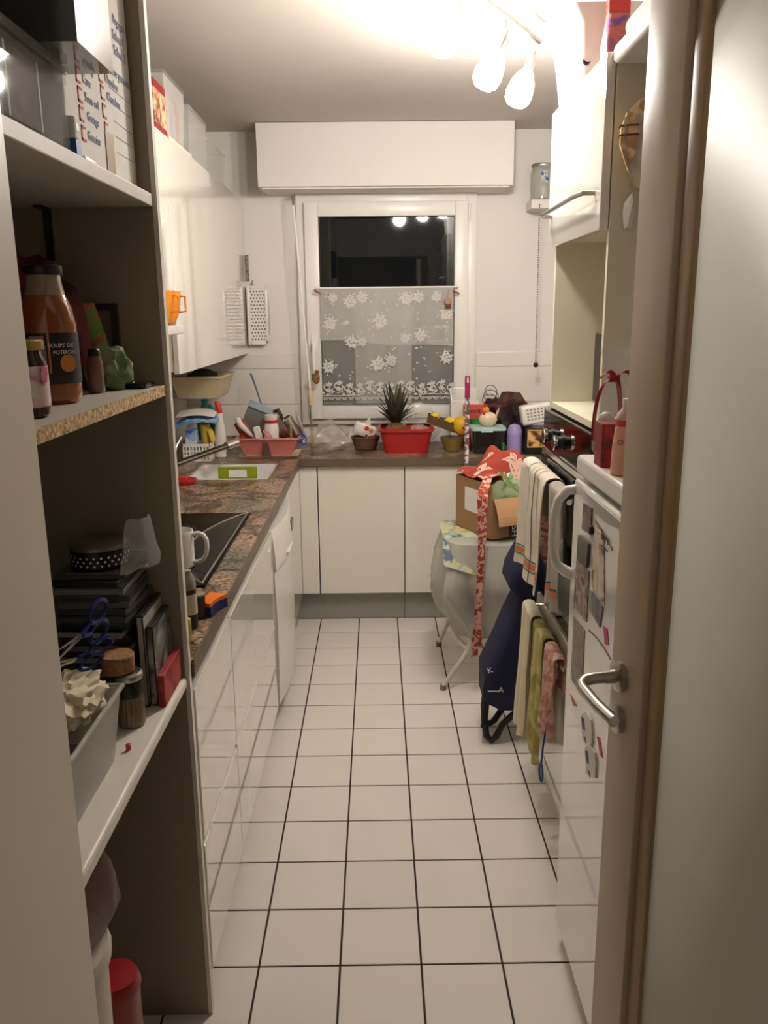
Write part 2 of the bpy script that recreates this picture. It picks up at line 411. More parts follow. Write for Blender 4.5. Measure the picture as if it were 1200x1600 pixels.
# back run of units
def back_unit(x0, x1, label):
    t = thing('base_cabinet', label, 'cabinet', ((x0+x1)/2, 4.35, 0), 'cream door units below the window')
    part('body', B().box(x0, x1, 4.103, YB-.01, .154, .822), M_CREAM, t, smooth=False)
    part('door', B().box(x0+.002, x1-.002, 4.083, 4.102, .155, .821, .003), M_GLOSS, t)
    part('plinth', B().box(x0, x1, 4.133, 4.148, .0, .153), M_PLINTH, t, smooth=False)
back_unit(-.303, .132, 'flat cream door unit below the red basin, nearest the dishwasher')
back_unit(.134, .57, 'flat cream door unit partly hidden by the plastic-covered stool')
back_unit(.572, 1.0, 'flat cream door unit in the corner behind the blue trolley')

# worktop, L-shaped, with sink cut-out
SX0, SX1, SY0, SY1 = -.84, -.478, 3.555, 3.935
wt = thing('worktop', 'L-shaped brown granite worktop with dark edge', 'worktop', (-.7, 3.0, .83))
def granite(b): return part('slab', b, M_STONE, wt, smooth=False)
zt, zb = .864, .826
granite(B().box(XL+.003, -.392, 1.612, SY0, zb, zt).box(XL+.003, SX0, SY0, SY1, zb, zt).box(SX1, -.392, SY0, SY1, zb, zt).box(XL+.003, -.392, SY1, YB-.008, zb, zt))
granite(B().box(-.391, XR-.003, 4.066, YB-.008, zb, zt))
part('edge_strip', B().box(-.3915, -.387, 1.612, 4.066, zb, zt-.0005), M_EDGE, wt, smooth=False)
part('edge_strip', B().box(-.387, XR-.003, 4.060, 4.0655, zb, zt-.0005), M_EDGE, wt, smooth=False)
part('splash_strip', B().box(XL+.003, -.42, YB-.024, YB-.0085, zt+.0005, zt+.045, .002).box(XL+.003, XL+.018, 1.612, YB-.025, zt+.0005, zt+.045, .002), M_STONE, wt, smooth=False)
# sink
sk = thing('sink', 'white inset sink bowl in the left worktop', 'sink', (-.66, 3.745, .70))
def bowl(b, x0, x1, y0, y1, z0, z1, w_=.012, r=.0):
    b.box(x0, x0+w_, y0, y1, z0, z1).box(x1-w_, x1, y0, y1, z0, z1).box(x0+w_, x1-w_, y0, y0+w_, z0, z1).box(x0+w_, x1-w_, y1-w_, y1, z0, z1).box(x0, x1, y0, y1, z0-.01, z0); return b
part('bowl', bowl(B(), SX0+.002, SX1-.002, SY0+.002, SY1-.002, .71, .866), mat('white_sink_ceramic', (235, 232, 228), .12, coat=.4), sk, smooth=False)
part('drain', B().lathe([(.04, .711), (.04, .714), (.02, .7145)], (-.66, 3.745, 0), 20), M_CHROME, sk)
# hob
hb = thing('hob', 'black glass hob with curved silver trim', 'hob', (-.7, 2.49, .864))
part('glass', B().box(-.985, -.457, 2.08, 2.902, .8645, .871, .002), mat('hob_glass', (8, 8, 8), .10, ior=1.16), hb)
arc = [(-.470-.115*math.sin(PI*t)**.8, 2.095+.79*t, .8725) for t in [i/20 for i in range(21)]]
part('trim', B().tube(arc, .0035, 6).tube([(-.468, 2.09, .8725), (-.468, 2.892, .8725)], .0035, 6), M_STEEL, hb)
part('control_strip', B().prism([(x-.004, y) for x, y, z in arc[1:-1]]+[(-.474, 2.84), (-.474, 2.14)], .871, .8715), mat('grey_hob_print', (40, 39, 38), .2, ior=1.3), hb, smooth=False)
for (x, y, r) in ((-.76, 2.29, .10), (-.86, 2.62, .11), (-.68, 2.66, .075)):
    part('cooking_zone', B().lathe([(r-.003, 0), (r-.003, .0004), (r, .0004), (r, 0)], (x, y, .871), 40, cap=False), mat('zone_ring', (70, 68, 66), .3), hb)

# upper units
XU = -.70
def upper_unit(y0, y1, z0, z1, label, ndoors=1):
    t = thing('wall_cabinet', label, 'cabinet', (-.87, (y0+y1)/2, z0), 'glossy cream cabinets on the left wall')
    part('body', B().box(XL+.004, XU-.022, y0+.002, y1-.002, z0, z1), M_CREAM, t, smooth=False)
    st = (y1-y0)/ndoors
    for k in range(ndoors):
        part('door', B().box(XU-.020, XU, y0+k*st+.0012, y0+(k+1)*st-.0012, z0-.008, z1, .002), M_GLOSS, t)
upper_unit(1.63, 2.07, 1.545, 2.15, 'glossy cream wall cabinet right beside the pantry panel')
upper_unit(2.072, 2.985, 1.545, 2.15, 'glossy cream wall cabinet above the extractor hood')
upper_unit(2.99, YB-.004, 1.365, 2.15, 'long glossy cream wall cabinet hanging lowest, beside the drainer')
ho = thing('extractor_hood', 'slim white extractor hood with pulled-out visor above the hob', 'hood', (-.8, 2.5, 1.49))
part('body', B().box(XL+.004, -.71, 2.09, 2.90, 1.49, 1.535, .003), M_WHITE, ho)
part('visor', B().box(-.709, -.655, 2.09, 2.90, 1.50, 1.53, .006), mat('light_grey_visor', (205, 202, 198), .3), ho)

# ================================================================== right run
XO = .56
Y0, Y1 = 2.085, 2.70
oc = thing('oven_column', 'tall cream column cabinet with open niche above the oven', 'cabinet', (.86, 2.39, 0))
for (y0, y1) in ((Y0, Y0+.018), (Y1-.018, Y1)):
    part('side_panel', B().box(XO, XR-.003, y0, y1, .0, 2.14, .001), M_CREAM, oc, smooth=False)
for z in (2.122, 1.768, 1.262, .625):
    part('shelf_board', B().box(XO+.002, XR-.02, Y0+.0185, Y1-.0185, z, z+.018), M_CREAM, oc, smooth=False)
part('back_panel', B().box(XR-.019, XR-.005, Y0+.0185, Y1-.0185, .08, 2.12), M_CREAM, oc, smooth=False)
ud = part('lift_door', B().box(XO-.024, XO-.002, Y0+.002, Y1-.002, 1.752, 2.140, .003), M_GLOSS, oc)
part('bar_handle', B().tube([(XO-.024, Y1-.05, 1.842), (XO-.052, Y1-.05, 1.842), (XO-.060, Y1-.10, 1.842), (XO-.060, Y0+.12, 1.842), (XO-.052, Y0+.06, 1.842), (XO-.024, Y0+.06, 1.842)], .006, 8), M_STEEL, ud)
part('lower_door', B().box(XO-.020, XO-.002, Y0+.002, Y1-.002, .075, .630, .003), M_GLOSS, oc)
part('plinth', B().box(XO+.0, XO+.018, Y0+.0185, Y1-.0185, 0, .074), M_CREAM, oc, smooth=False)
# oven
ov = thing('oven', 'black glass built-in oven with two silver-ringed knobs', 'oven', (.8, 2.39, .65))
part('body', B().box(XO+.003, 1.08, Y0+.025, Y1-.025, .645, 1.258), M_BLACK, ov, smooth=False)
cp = part('control_panel', B().box(XO-.018, XO+.002, Y0+.010, Y1-.008, 1.138, 1.257, .002), M_BLKGLASS, ov)
for y in (2.40, 2.545):
    k = part('knob', B().lathe([(.024, 0), (.024, .004), (.020, .005), (.0185, .030), (.016, .032)], (0, 0, 0), 20, Matrix.Translation((XO-.018, y, 1.190)) @ Matrix.Rotation(-PI/2, 4, 'Y')), M_BLACK, ov)
    part('knob_ring', B().lathe([(.0205, .018), (.0225, .020), (.0225, .028), (.0190, .031)], (0, 0, 0), 20, Matrix.Translation((XO-.018, y, 1.190)) @ Matrix.Rotation(-PI/2, 4, 'Y'), cap=False), M_CHROME, k)
part('steel_trim', B().box(XO-.020, XO+.001, Y0+.010, Y1-.008, 1.118, 1.136, .002), M_STEEL, ov)
od = part('door', B().box(XO-.022, XO+.002, Y0+.010, Y1-.008, .652, 1.116, .002), M_BLKGLASS, ov)
part('handle', B().tube([(XO-.022, Y1-.06, 1.075), (XO-.060, Y1-.06, 1.075)], .006).tube([(XO-.022, Y0+.06, 1.075), (XO-.060, Y0+.06, 1.075)], .006).tube([(XO-.060, Y1-.03, 1.075), (XO-.060, Y0+.03, 1.075)], .008), M_STEEL, od)
# fridge
FXF, FY0, FY1 = .44, 1.265, 1.825
fr = thing('fridge', 'white waist-high fridge covered in magnets and notes', 'fridge', (.77, 1.55, 0))
part('body', B().box(FXF+.052, 1.09, FY0+.003, FY1-.003, .03, 1.208, .003), M_WHITE, fr)
part('door', B().box(FXF, FXF+.050, FY0, FY1, .055, 1.200, .010, seg=3), M_FRIDGE, fr)
part('top_lid', B().box(FXF+.004, 1.10, FY0-.002, FY1+.002, 1.210, 1.252, .008), M_WHITE, fr)
part('plinth', B().box(FXF+.02, FXF+.05, FY0+.01, FY1-.01, .0, .052), M_WHITE, fr, smooth=False)
lp = [(FY0+.02, 1.192)] + [(FY0+.02+.46*t, 1.192-.115*math.sin(PI/2*(1-t))**.7 if t > 0 else 1.077) for t in [i/10 for i in range(11)]]
pts = [(1.30, 1.190), (P(917, 757, X=FXF).y, 1.190)] + [(P(x, y, X=FXF).y, P(x, y, X=FXF).z) for x, y in ((921, 774), (926, 788), (934, 803), (945, 815), (957, 822), (968, 825))] + [(1.40, 1.08), (1.30, 1.10)]
lg = part('logo_panel', B().prism(pts, FXF-.0025, FXF+.001, 'x'), mat('grey_logo_panel', (158, 158, 150), .35), fr, smooth=False)
part('logo', B().text('faure', .026, frame((FXF-.0032, 1.545, 1.135), (0, -1, 0), (0, 0, 1))).box(FXF-.0032, FXF-.0026, 1.52, 1.57, 1.113, 1.116), mat('grey_print', (70, 70, 68), .5), lg, smooth=False)
# loop handle on the far edge of the door
hl = [(FXF+.004, FY1-.012, 1.175), (FXF-.016, FY1-.010, 1.172), (FXF-.036, FY1-.010, 1.150), (FXF-.045, FY1-.010, 1.105), (FXF-.045, FY1-.010, 1.045), (FXF-.034, FY1-.010, 1.0), (FXF-.016, FY1-.010, .985), (FXF+.004, FY1-.012, .975)]
part('handle', B().tube(hl, [.012, .012, .011, .010, .010, .011, .013, .014], 10), M_WHITE, fr)
# board over the fridge
tb = thing('top_shelf', 'white rounded shelf board high above the fridge', 'shelf', (.85, 1.62, 2.11))
part('board', B().box(.548, XR-.004, 1.10, Y0-.001, 2.110, 2.152, .012, seg=4), M_WHITE, tb)

# ================================================================== pantry shelves on the left
YP = 1.605
pa = thing('pantry_shelving', 'open pantry shelving with taupe side panel at the left', 'shelving', (-.7, 1.25, 0))
part('side_panel', B().box(XL+.003, -.4025, YP-.015, YP+.003, .0, ZC-.003), M_TAUPE, pa, smooth=False)
part('panel_edge', B().box(-.402, -.393, YP-.015, YP+.003, .0, ZC-.003), mat('white_edging', (230, 222, 208), .3), pa, smooth=False)
part('back_board', B().box(XL+.003, XL+.015, .905, YP-.0155, .0, ZC-.003), M_TAUPE, pa, smooth=False)
part('shelf', B().box(XL+.016, -.4, .905, YP-.0155, 1.752, 1.774, .002), mat('grey_white_shelf', (196, 188, 176), .5), pa, smooth=False)
s2 = part('shelf', B().box(XL+.016, -.4025, .905, YP-.0155, 1.414, 1.433), mat('grey_shelf_top', (190, 184, 172), .5), pa, smooth=False)
part('chipboard_edge', B().box(-.4022, -.4, .905, YP-.0155, 1.414, 1.433), ramp_mat('raw_chipboard', [(.3, (96, 70, 46)), (.45, (176, 142, 98)), (.55, (206, 174, 128)), (.7, (226, 200, 158))], 140, .8), s2, smooth=False)
part('shelf', B().box(XL+.016, -.398, .905, YP-.0155, .812, .838, .008, seg=3), mat('white_rounded_shelf', (228, 222, 210), .35), pa)
part('bracket', B().box(-.60, -.585, YP-.0185, YP-.0155, 1.66, 1.752).box(-.60, -.585, YP-.06, YP-.0155, 1.748, 1.7515), mat('dark_bracket', (60, 56, 52), .4, .6), pa, smooth=False)

# ================================================================== pantry, top shelf
ZS1, ZS2, ZS3 = 1.7745, 1.4335, .8385
M_INKB = mat('blue_ink', (168, 174, 200), .8)
M_INKR = mat('red_ink', (206, 112, 108), .8)
M_CARDW = mat('white_carton', (226, 221, 212), .75)
XBX = -.425
mb = thing('moving_box', 'white moving carton printed with room names and red tick boxes', 'box', (-.62, 1.41, ZS1))
part('carton', B().box(-.80, XBX, 1.243, 1.586, ZS1+.0005, 2.20, .003), M_CARDW, mb)
TF = lambda px, py: frame((XBX+.0008, P(px, py, X=XBX).y, P(px, py, X=XBX).z), (0, 1, 0), (0, 0, 1))
for s, px, py, h in (('ging', 139, 106, .020), ('Cave', 134.5, 127, .0185), ('Sous-sol', 143, 159, .0185), ('Garage', 145, 187, .0185), ('Grenier', 147, 217, .0185),
                     ('Chambre parents', 181, 116, .020), ('Chambre', 173.5, 130, .0185), ('Chambre', 177, 158, .0185), ('Salon 1', 184, 62, .022), ('Salon 2', 186, 86, .022), ('Bagages', 184, 38, .020)):
    part('printed_word', B().text(s, h, TF(px, py)), M_INKB, mb, smooth=False)
def tick(px, py):
    c = P(px, py, X=XBX); s = .0105; tk = B()
    for (a0, a1, b0, b1) in ((-s, -s+.0035, -s, s), (-s, s*.75, s-.0035, s), (-s, s*.75, -s, -s+.0035)):
        tk.box(XBX+.0003, XBX+.0010, c.y+a0, c.y+a1, c.z+b0, c.z+b1)
    part('tick_box', tk, M_INKR, mb, smooth=False)
for px, py in ((121.5, 117), (125, 148), (127.5, 178), (131, 209), (156.5, 117), (160, 145), (163, 174), (166.5, 203), (169, 226)): tick(px, py)
for px, py in ((190, 152), (193, 176), (197, 203), (200, 226), (202, 250)):
    c = P(px, py, X=XBX); part('printed_line', B().box(XBX+.0003, XBX+.0008, c.y-.07, min(c.y+.06, 1.582), c.z-.0006, c.z+.0006), M_INKB, mb, smooth=False)
c = P(173.5, 260, X=XBX)
part('tape', B().box(XBX+.0003, XBX+.0014, c.y-.021, c.y+.021, ZS1+.004, c.z+.050), mat('brown_tape', (168, 146, 118), .25), mb, smooth=False)
# clear storage box
cb = thing('clear_storage_box', 'clear plastic box holding a framed picture on the top pantry shelf', 'box', (-.55, 1.07, ZS1))
part('tub', bowl(B(), -.70, -.412, .925, 1.215, ZS1+.011, 1.872, .004), M_CLEAR, cb, smooth=False)
part('lid', B().box(-.705, -.406, .92, 1.218, 1.873, 1.886, .003), M_CLEAR, cb)
part('clip_lug', B().box(-.4118, -.404, 1.165, 1.20, 1.855, 1.880, .003), M_CLEAR, cb)
pc = thing('framed_picture', 'brown and dark picture card standing inside the clear box', 'picture', (-.43, 1.09, ZS1+.0115))
part('card', B().box(-.424, -.418, 1.035, 1.135, ZS1+.0115, 1.866), ramp_mat('picture_print', [(.3, (26, 24, 26)), (.45, (72, 54, 42)), (.55, (110, 84, 64)), (.7, (40, 38, 40))], 14, .95), pc, smooth=False)
for yy in (1.035, 1.131): part('border', B().box(-.4178, -.4170, yy, yy+.004, ZS1+.0115, 1.866), M_PAPER, pc, smooth=False)
solo('paper_block', B().box(-.66, -.45, .95, 1.19, ZS1+.0115, 1.845, .004), ramp_mat('mixed_papers', [(.35, (92, 78, 64)), (.5, (130, 116, 100)), (.65, (70, 60, 52))], 9), 'pile of beige papers inside the clear storage box', 'papers')
solo('black_case', B().prism([(-.36, 1.12), (-.36, 1.262), (-.422, 1.262), (-.422, 1.236), (-.60, 1.236), (-.60, 1.12)], 1.8865, 2.12), mat('glossy_black_case', (15, 15, 16), .12, coat=.6), 'glossy black case standing on the clear plastic box', 'case', smooth=False)
pk = thing('small_pack', 'small white pack with round black emblem squeezed beside the white carton', 'pack', (-.41, 1.229, ZS1))
part('pack', B().box(-.424, -.406, 1.221, 1.240, ZS1+.022, 1.826, .003), M_PAPER, pk)
part('foot', B().box(-.424, -.406, 1.221, 1.240, ZS1+.0005, ZS1+.0215), mat('blue_carton', (34, 84, 150), .5), pk)
part('emblem', B().lathe([(.0001, .0), (.006, .0003)], (0, 0, 0), 16, Matrix.Translation((-.4058, 1.2305, 1.812)) @ Matrix.Rotation(PI/2, 4, 'Y')), M_BLACK, pk)
kc = thing('metal_clip', 'small metal clip lying at the front of the top shelf', 'clip', (-.41, 1.29, ZS1))
part('jaw', B().box(-.418, -.408, 1.262, 1.312, ZS1+.0005, ZS1+.007, .002), M_STEEL, kc)
part('tip', B().tube([(-.413, 1.312, ZS1+.004), (-.413, 1.330, ZS1+.004)], .002, 6), M_STEEL, kc)

# ------------------------------------------------------------------ pantry, chipboard shelf
def jam_jar():
    t = thing('jam_jar', 'dark jam jar with gold lid and flowered label at the shelf front', 'jar', (-.455, 1.085, ZS2))
    c = (-.455, 1.085, ZS2)
    part('glass_body', B().lathe([(.024, .0005), (.029, .004), (.030, .05), (.030, .068), (.026, .080), (.025, .086)], c, 24), mat('dark_jam', (48, 14, 16), .1, coat=.5), t)
    lb = part('label', B().lathe([(.0303, .014), (.0303, .066)], c, 24, cap=False), ramp_mat('flower_label', [(.4, (220, 210, 200)), (.55, (214, 170, 178)), (.66, (150, 60, 90))], 45), t)
    part('round_mark', B().lathe([(.0001, 0), (.011, .0006)], (0, 0, 0), 18, Matrix.Translation(Vector(c)+Vector((.0296, -.008, .055))) @ Matrix.Rotation(PI/2, 4, 'Y')), mat('magenta_print', (168, 40, 84), .5), lb)
    part('lid', B().lathe([(.028, .086), (.0285, .088), (.0285, .097), (.026, .099)], c, 24), mat('gold_lid', (176, 146, 84), .3, .8), t)
jam_jar()
sj = thing('small_red_jar', 'small red jar with pale lid behind the jam jar', 'jar', (-.515, 1.14, ZS2))
part('glass_body', B().lathe([(.022, .0005), (.024, .004), (.024, .095), (.020, .103)], (-.515, 1.14, ZS2), 20), mat('red_jar', (128, 40, 38), .2), sj)
part('lid', B().lathe([(.023, .103), (.023, .111)], (-.515, 1.14, ZS2), 20), mat('pale_lid', (190, 176, 150), .4), sj)
def soup_bottle():
    c = (-.490, 1.275, ZS2)
    t = thing('soup_bottle', 'tall glass bottle of orange pumpkin soup with black label', 'bottle', c)
    part('soup', B().lathe([(.034, .0005), (.0395, .006), (.0405, .02), (.0405, .115), (.036, .140), (.029, .158)], c, 28), mat('orange_soup', (146, 78, 24), .12, coat=.6, var=.12, scale=12), t)
    part('neck', B().lathe([(.029, .158), (.0255, .172), (.024, .187)], c, 28), mat('cloudy_glass', (150, 132, 108), .15, coat=.5), t)
    part('cap', B().lathe([(.0265, .187), (.0275, .189), (.0275, .199), (.025, .201)], c, 28), M_BLACK, t)
    lb = part('label', B().lathe([(.0409, .030), (.0409, .104)], c, 36, cap=False), mat('black_label', (34, 31, 30), .5), t)
    def face(deg, z): a = math.radians(deg); return frame((c[0]+.0414*math.cos(a), c[1]+.0414*math.sin(a), c[2]+z), (-math.sin(a), math.cos(a), 0), (0, 0, 1))
    def curved(d0, d1, z0, z1): return B().sheet(lambda u, v: (c[0]+.0413*math.cos(math.radians(d0+(d1-d0)*u)), c[1]+.0413*math.sin(math.radians(d0+(d1-d0)*u)), c[2]+z0+(z1-z0)*v), 8, 1)
    part('label_panel', curved(-112, -78, .048, .086), mat('grey_fine_print', (150, 145, 140), .6), lb)
    part('label_panel', curved(-112, -80, .089, .100), mat('grey_fine_print'), lb)
    part('label_stripe', curved(-74, -70, .046, .104), mat('orange_print', (206, 132, 48), .6), lb)
    part('lettering', B().text('SOUPE DE', .0085, face(-48, .086)).text('POTIRON', .0080, face(-42, .076)), M_PAPER, lb, smooth=False)
    part('bowl_print', B().lathe([(.0001, 0), (.013, .0004)], (0, 0, 0), 18, face(-36, .060)), mat('orange_print'), lb)
    part('label_band', B().lathe([(.0411, .030), (.0411, .043)], c, 36, cap=False), mat('darker_band', (44, 40, 38), .5), lb)
soup_bottle()
sp = thing('pepper_mill', 'small glass pepper jar with dark cap behind the soup bottle', 'jar', (-.478, 1.432, ZS2))
part('glass_body', B().lathe([(.012, .0005), (.014, .003), (.0135, .05), (.011, .062)], (-.478, 1.432, ZS2), 16), mat('pepper_glass', (120, 86, 72), .12, coat=.6), sp)
part('cap', B().lathe([(.0105, .062), (.0105, .070), (.008, .074)], (-.478, 1.432, ZS2), 16), M_BLACK, sp)
fp = solo('frozen_look_bag', B().loft([[(-.535+.05*k*math.cos(a), 1.535+.026*k*math.sin(a), ZS2+z) for a in [i*PI/8 for i in range(16)]] for z, k in ((.0005, .8), (.03, 1.05), (.08, 1.0), (.12, .8), (.150, .62))]), ramp_mat('green_bag_print', [(.38, (70, 120, 40)), (.5, (116, 150, 60)), (.56, (196, 84, 40)), (.62, (60, 110, 90))], 16, .3), 'green printed food bag behind the soup bottle', 'bag')
fp.name = 'green_food_bag'
solo('clear_food_bag', B().ball((-.478, 1.500, ZS2+.030), (.042, .030, .046), sub=3, nz=.5, nf=2.8, seed=3, floor=ZS2+.0005), speckle('pale_green_film', (150, 160, 130), (98, 128, 70), 22, .12), 'crumpled pale green plastic pack in front of the green bag', 'bag')
wf = thing('leaning_frame', 'dark brown picture frame leaning against the pantry side panel', 'frame', (-.56, 1.583, ZS2))
rf = B()
part('frame_border', rf.box(-.66, -.478, 1.578, 1.588, ZS2+.0005, ZS2+.012).box(-.66, -.478, 1.578, 1.588, ZS2+.138, ZS2+.150).box(-.66, -.648, 1.578, 1.588, ZS2+.012, ZS2+.138).box(-.490, -.478, 1.578, 1.588, ZS2+.012, ZS2+.138), mat('dark_wood', (58, 44, 34), .5), wf, smooth=False)
part('frame_panel', B().box(-.648, -.490, 1.582, 1.587, ZS2+.0121, ZS2+.1379), mat('taupe_card', (128, 114, 96), .6), wf, smooth=False)
solo('black_phone', B().box(-.475, -.413, 1.50, 1.572, ZS2+.0005, ZS2+.009, .004), M_BLKGLASS, 'flat black phone lying at the far end of the chipboard shelf', 'phone')
solo('red_packet', B().ball((-.585, 1.45, ZS2+.105), (.085, .05, .12), sub=3, nz=.3, nf=2.5, seed=2, floor=ZS2+.0005), speckle('dark_red_film', (110, 22, 26), (60, 14, 18), 14, .3), 'dark red bag standing behind the soup bottle', 'bag')
solo('blue_packet', B().box(-.69, -.555, 1.13, 1.20, ZS2+.0005, ZS2+.125, .012), mat('dark_blue_carton', (26, 34, 60), .5), 'dark blue packet in the shadow behind the small red jar', 'packet')

# ------------------------------------------------------------------ pantry, white shelf
def cd_case(cx, cy, z, rz, c, name='disc_case', label=None, group='disc cases in the middle stack', w_=.125, l_=.142, h=.0098):
    Mx = Matrix.Translation((cx, cy, z)) @ Matrix.Rotation(rz, 4, 'Z')
    t = thing(name, label, 'case', (cx, cy, z), group)
    part('tray', B().box(-w_/2, w_/2, -l_/2, l_/2, .0002, h*.72, 0, Mx), mat('case_%d_%d_%d' % c, c, .3), t, smooth=False)
    part('cover', B().box(-w_/2, w_/2, -l_/2, l_/2, h*.74, h-.0002, 0, Mx), mat('dark_clear_case', (52, 50, 50), .08, coat=.5), t, smooth=False)
cols = [(60, 58, 58), (170, 162, 150), (54, 52, 54), (190, 166, 66), (30, 30, 34), (120, 116, 108), (58, 54, 52), (170, 164, 150), (28, 28, 30), (110, 104, 96), (44, 42, 44), (150, 148, 142), (36, 35, 36), (74, 72, 70), (60, 58, 58), (90, 88, 86), (40, 40, 42), (130, 126, 118), (36, 34, 34), (50, 48, 48), (80, 78, 74), (42, 42, 44), (100, 98, 94), (60, 60, 62)]
ords = ['lowest', 'second lowest', 'third lowest', 'fourth lowest', 'fifth lowest', 'sixth lowest', 'seventh lowest', 'eighth lowest', 'ninth lowest', 'tenth lowest', 'eleventh lowest', 'twelfth lowest', 'thirteenth lowest', 'fourteenth lowest', 'fifteenth lowest', 'sixteenth lowest', 'seventeenth lowest', 'eighteenth lowest', 'nineteenth lowest', 'twentieth lowest']
NM = 20; H = .0136
for k in range(NM):
    cd_case(-.522+rnd.uniform(-.006, .006), 1.505+rnd.uniform(-.006, .006), ZS3+k*H, rnd.uniform(-.12, .05), cols[k], label='%s disc case in the middle stack under the spotted tin' % (ords[k] if k < NM-1 else 'topmost'), h=H)
ZT = ZS3+NM*H
for k in range(17):
    cd_case(-.70+rnd.uniform(-.005, .005), 1.40+rnd.uniform(-.005, .005), ZS3+k*.018, rnd.uniform(-.05, .05), [(28, 26, 27), (46, 40, 40), (24, 24, 26)][k % 3], 'dark_disc_case', '%s dark case in the tall shadowed stack at the back left' % (ords[k] if k < 16 else 'topmost'), 'dark cases at the back left', h=.018)
tin = thing('spotted_tin', 'round black tin with white dots on top of the disc cases', 'tin', (-.522, 1.498, ZT))
part('tin_body', B().lathe([(.050, .0005), (.053, .003), (.053, .032), (.051, .034)], (-.522, 1.498, ZT), 36), mat('black_tin', (26, 25, 26), .25), tin)
dots = B()
for r_ in range(3):
    for k in range(26):
        a = 2*PI*(k+.5*(r_ % 2))/26; cc = Vector((-.522+.0533*math.cos(a), 1.498+.0533*math.sin(a), ZT+.008+r_*.0075))
        dots.lathe([(.0001, 0), (.0023, .0002)], (0, 0, 0), 8, frame(cc, (-math.sin(a), math.cos(a), 0), (0, 0, 1)))
part('dot_print', dots, M_PAPER, tin, smooth=False)
part('tin_lid', B().lathe([(.0545, .0345), (.0545, .041), (.050, .0435), (.0001, .0435)], (-.522, 1.498, ZT), 36), mat('grey_tin_lid', (132, 124, 112), .3, .6), tin)
solo('film_wrap', B().sheet(lambda u, v: (-.46+.050*math.sin(u*3)*(1-v*.4)+.008*mnoise.noise(Vector((u*6, v*6, 1))), 1.41+.16*u*(1-.5*v)+.06*v, ZT+.002+.085*v+.006*mnoise.noise(Vector((u*7, v*5, 4)))), 10, 8), M_FILM, 'torn clear plastic film around the spotted tin', 'film')
def dvd(x0, x1, y0, y1, z0, z1, c, label, name='film_case', tilt=0):
    t = thing(name, label, 'case', ((x0+x1)/2, (y0+y1)/2, z0), 'upright film cases by the side panel')
    cx = Vector(((x0+x1)/2, y1, z0)); Mx = Matrix.Translation(cx) @ Matrix.Rotation(tilt, 4, 'X') @ Matrix.Translation(-cx)
    part('shell', B().box(x0, x1, y0, y1, z0+.0005, z1, .0015, Mx), M_BLACK, t)
    part('sleeve', B().box(x0+.002, x1-.002, y0-.0007, y0-.0001, z0+.004, z1-.004, 0, Mx), c, t, smooth=False)
    part('spine_print', B().box(x1+.0001, x1+.0008, y0+.001, y1-.001, z0+.006, z1-.006, 0, Mx), c, t, smooth=False)
g1 = ramp_mat('grey_film_sleeve', [(.35, (40, 40, 42)), (.5, (110, 108, 104)), (.62, (168, 164, 158))], 18, .3)
dvd(-.436, -.4225, 1.455, 1.580, ZS3, .998, g1, 'grey upright film case in front, behind the red book')
dvd(-.4505, -.438, 1.45, 1.585, ZS3, 1.022, mat('pale_sleeve', (176, 170, 160), .3), 'pale upright film case beside the middle stack')
solo('red_book', B().box(-.4205, -.406, 1.448, 1.583, ZS3+.0005, .903, .002), speckle('worn_red_cover', (150, 40, 40), (178, 74, 66), 20), 'low red book standing at the shelf front behind the ribbed jar', 'book', smooth=False)
rj = thing('ribbed_jar', 'ribbed brown glass jar with black clamp and silver lid', 'jar', (-.452, 1.385, ZS3))
c = (-.452, 1.385, ZS3)
part('glass_body', B().lathe([(.020, .0005), (.0235, .003), (.024, .050), (.021, .058)], c, 48, amp=.022, k=24), mat('ribbed_brown_glass', (120, 100, 74), .15, coat=.6), rj)
part('clamp_ring', B().lathe([(.0225, .058), (.024, .062), (.024, .078), (.0225, .090)], c, 28), M_BLACK, rj)
part('lid', B().lathe([(.0245, .090), (.0255, .093), (.0255, .100), (.022, .104), (.0001, .105)], c, 28), M_STEEL, rj)
ck = thing('cork_stopper', 'wide cork stopper resting on the silver jar lid', 'cork', (-.472, 1.392, ZS3+.1052))
part('plug', B().lathe([(.0255, .0005), (.0285, .002), (.0295, .030), (.0275, .0325), (.0001, .0325)], (-.468, 1.383, ZS3+.1052), 28), speckle('cork', (166, 124, 82), (142, 102, 66), 90), ck)
# clear bin with odds and ends
bn = thing('clear_bin', 'frosted clear plastic bin full of odds and ends on the white shelf', 'bin', (-.52, 1.11, ZS3))
def taper(b, x0, x1, y0, y1, z0, z1, t, w_, n=0):
    "open tub whose walls lean outward"
    def ring(k, o): return [(x0-t*k+o, y0-t*k+o), (x1+t*k-o, y0-t*k+o), (x1+t*k-o, y1+t*k-o), (x0-t*k+o, y1+t*k-o)]
    out = [[(x, y, z0) for x, y in ring(0, 0)], [(x, y, z1) for x, y in ring(1, 0)], [(x, y, z1) for x, y in ring(1, w_)], [(x, y, z0+w_) for x, y in ring(0, w_)]]
    return b.loft(out)
part('tub', taper(B(), -.66, -.445, .965, 1.255, ZS3+.0005, .965, .016, .004), film('frosted_plastic', (205, 202, 194), .45, .35), bn, smooth=False)
part('rim', B().tube([(-.678, .946, .966), (-.427, .946, .966), (-.427, 1.273, .966), (-.678, 1.273, .966), (-.678, .946, .966)], .005, 6), film('frosted_plastic', (205, 202, 194), .45, .35), bn)
solo('brown_wallet', B().box(-.60, -.47, .99, 1.22, ZS3+.006, ZS3+.055, .008), mat('brown_leather', (92, 70, 52), .5), 'brown flat pouch at the bottom of the clear bin', 'pouch')
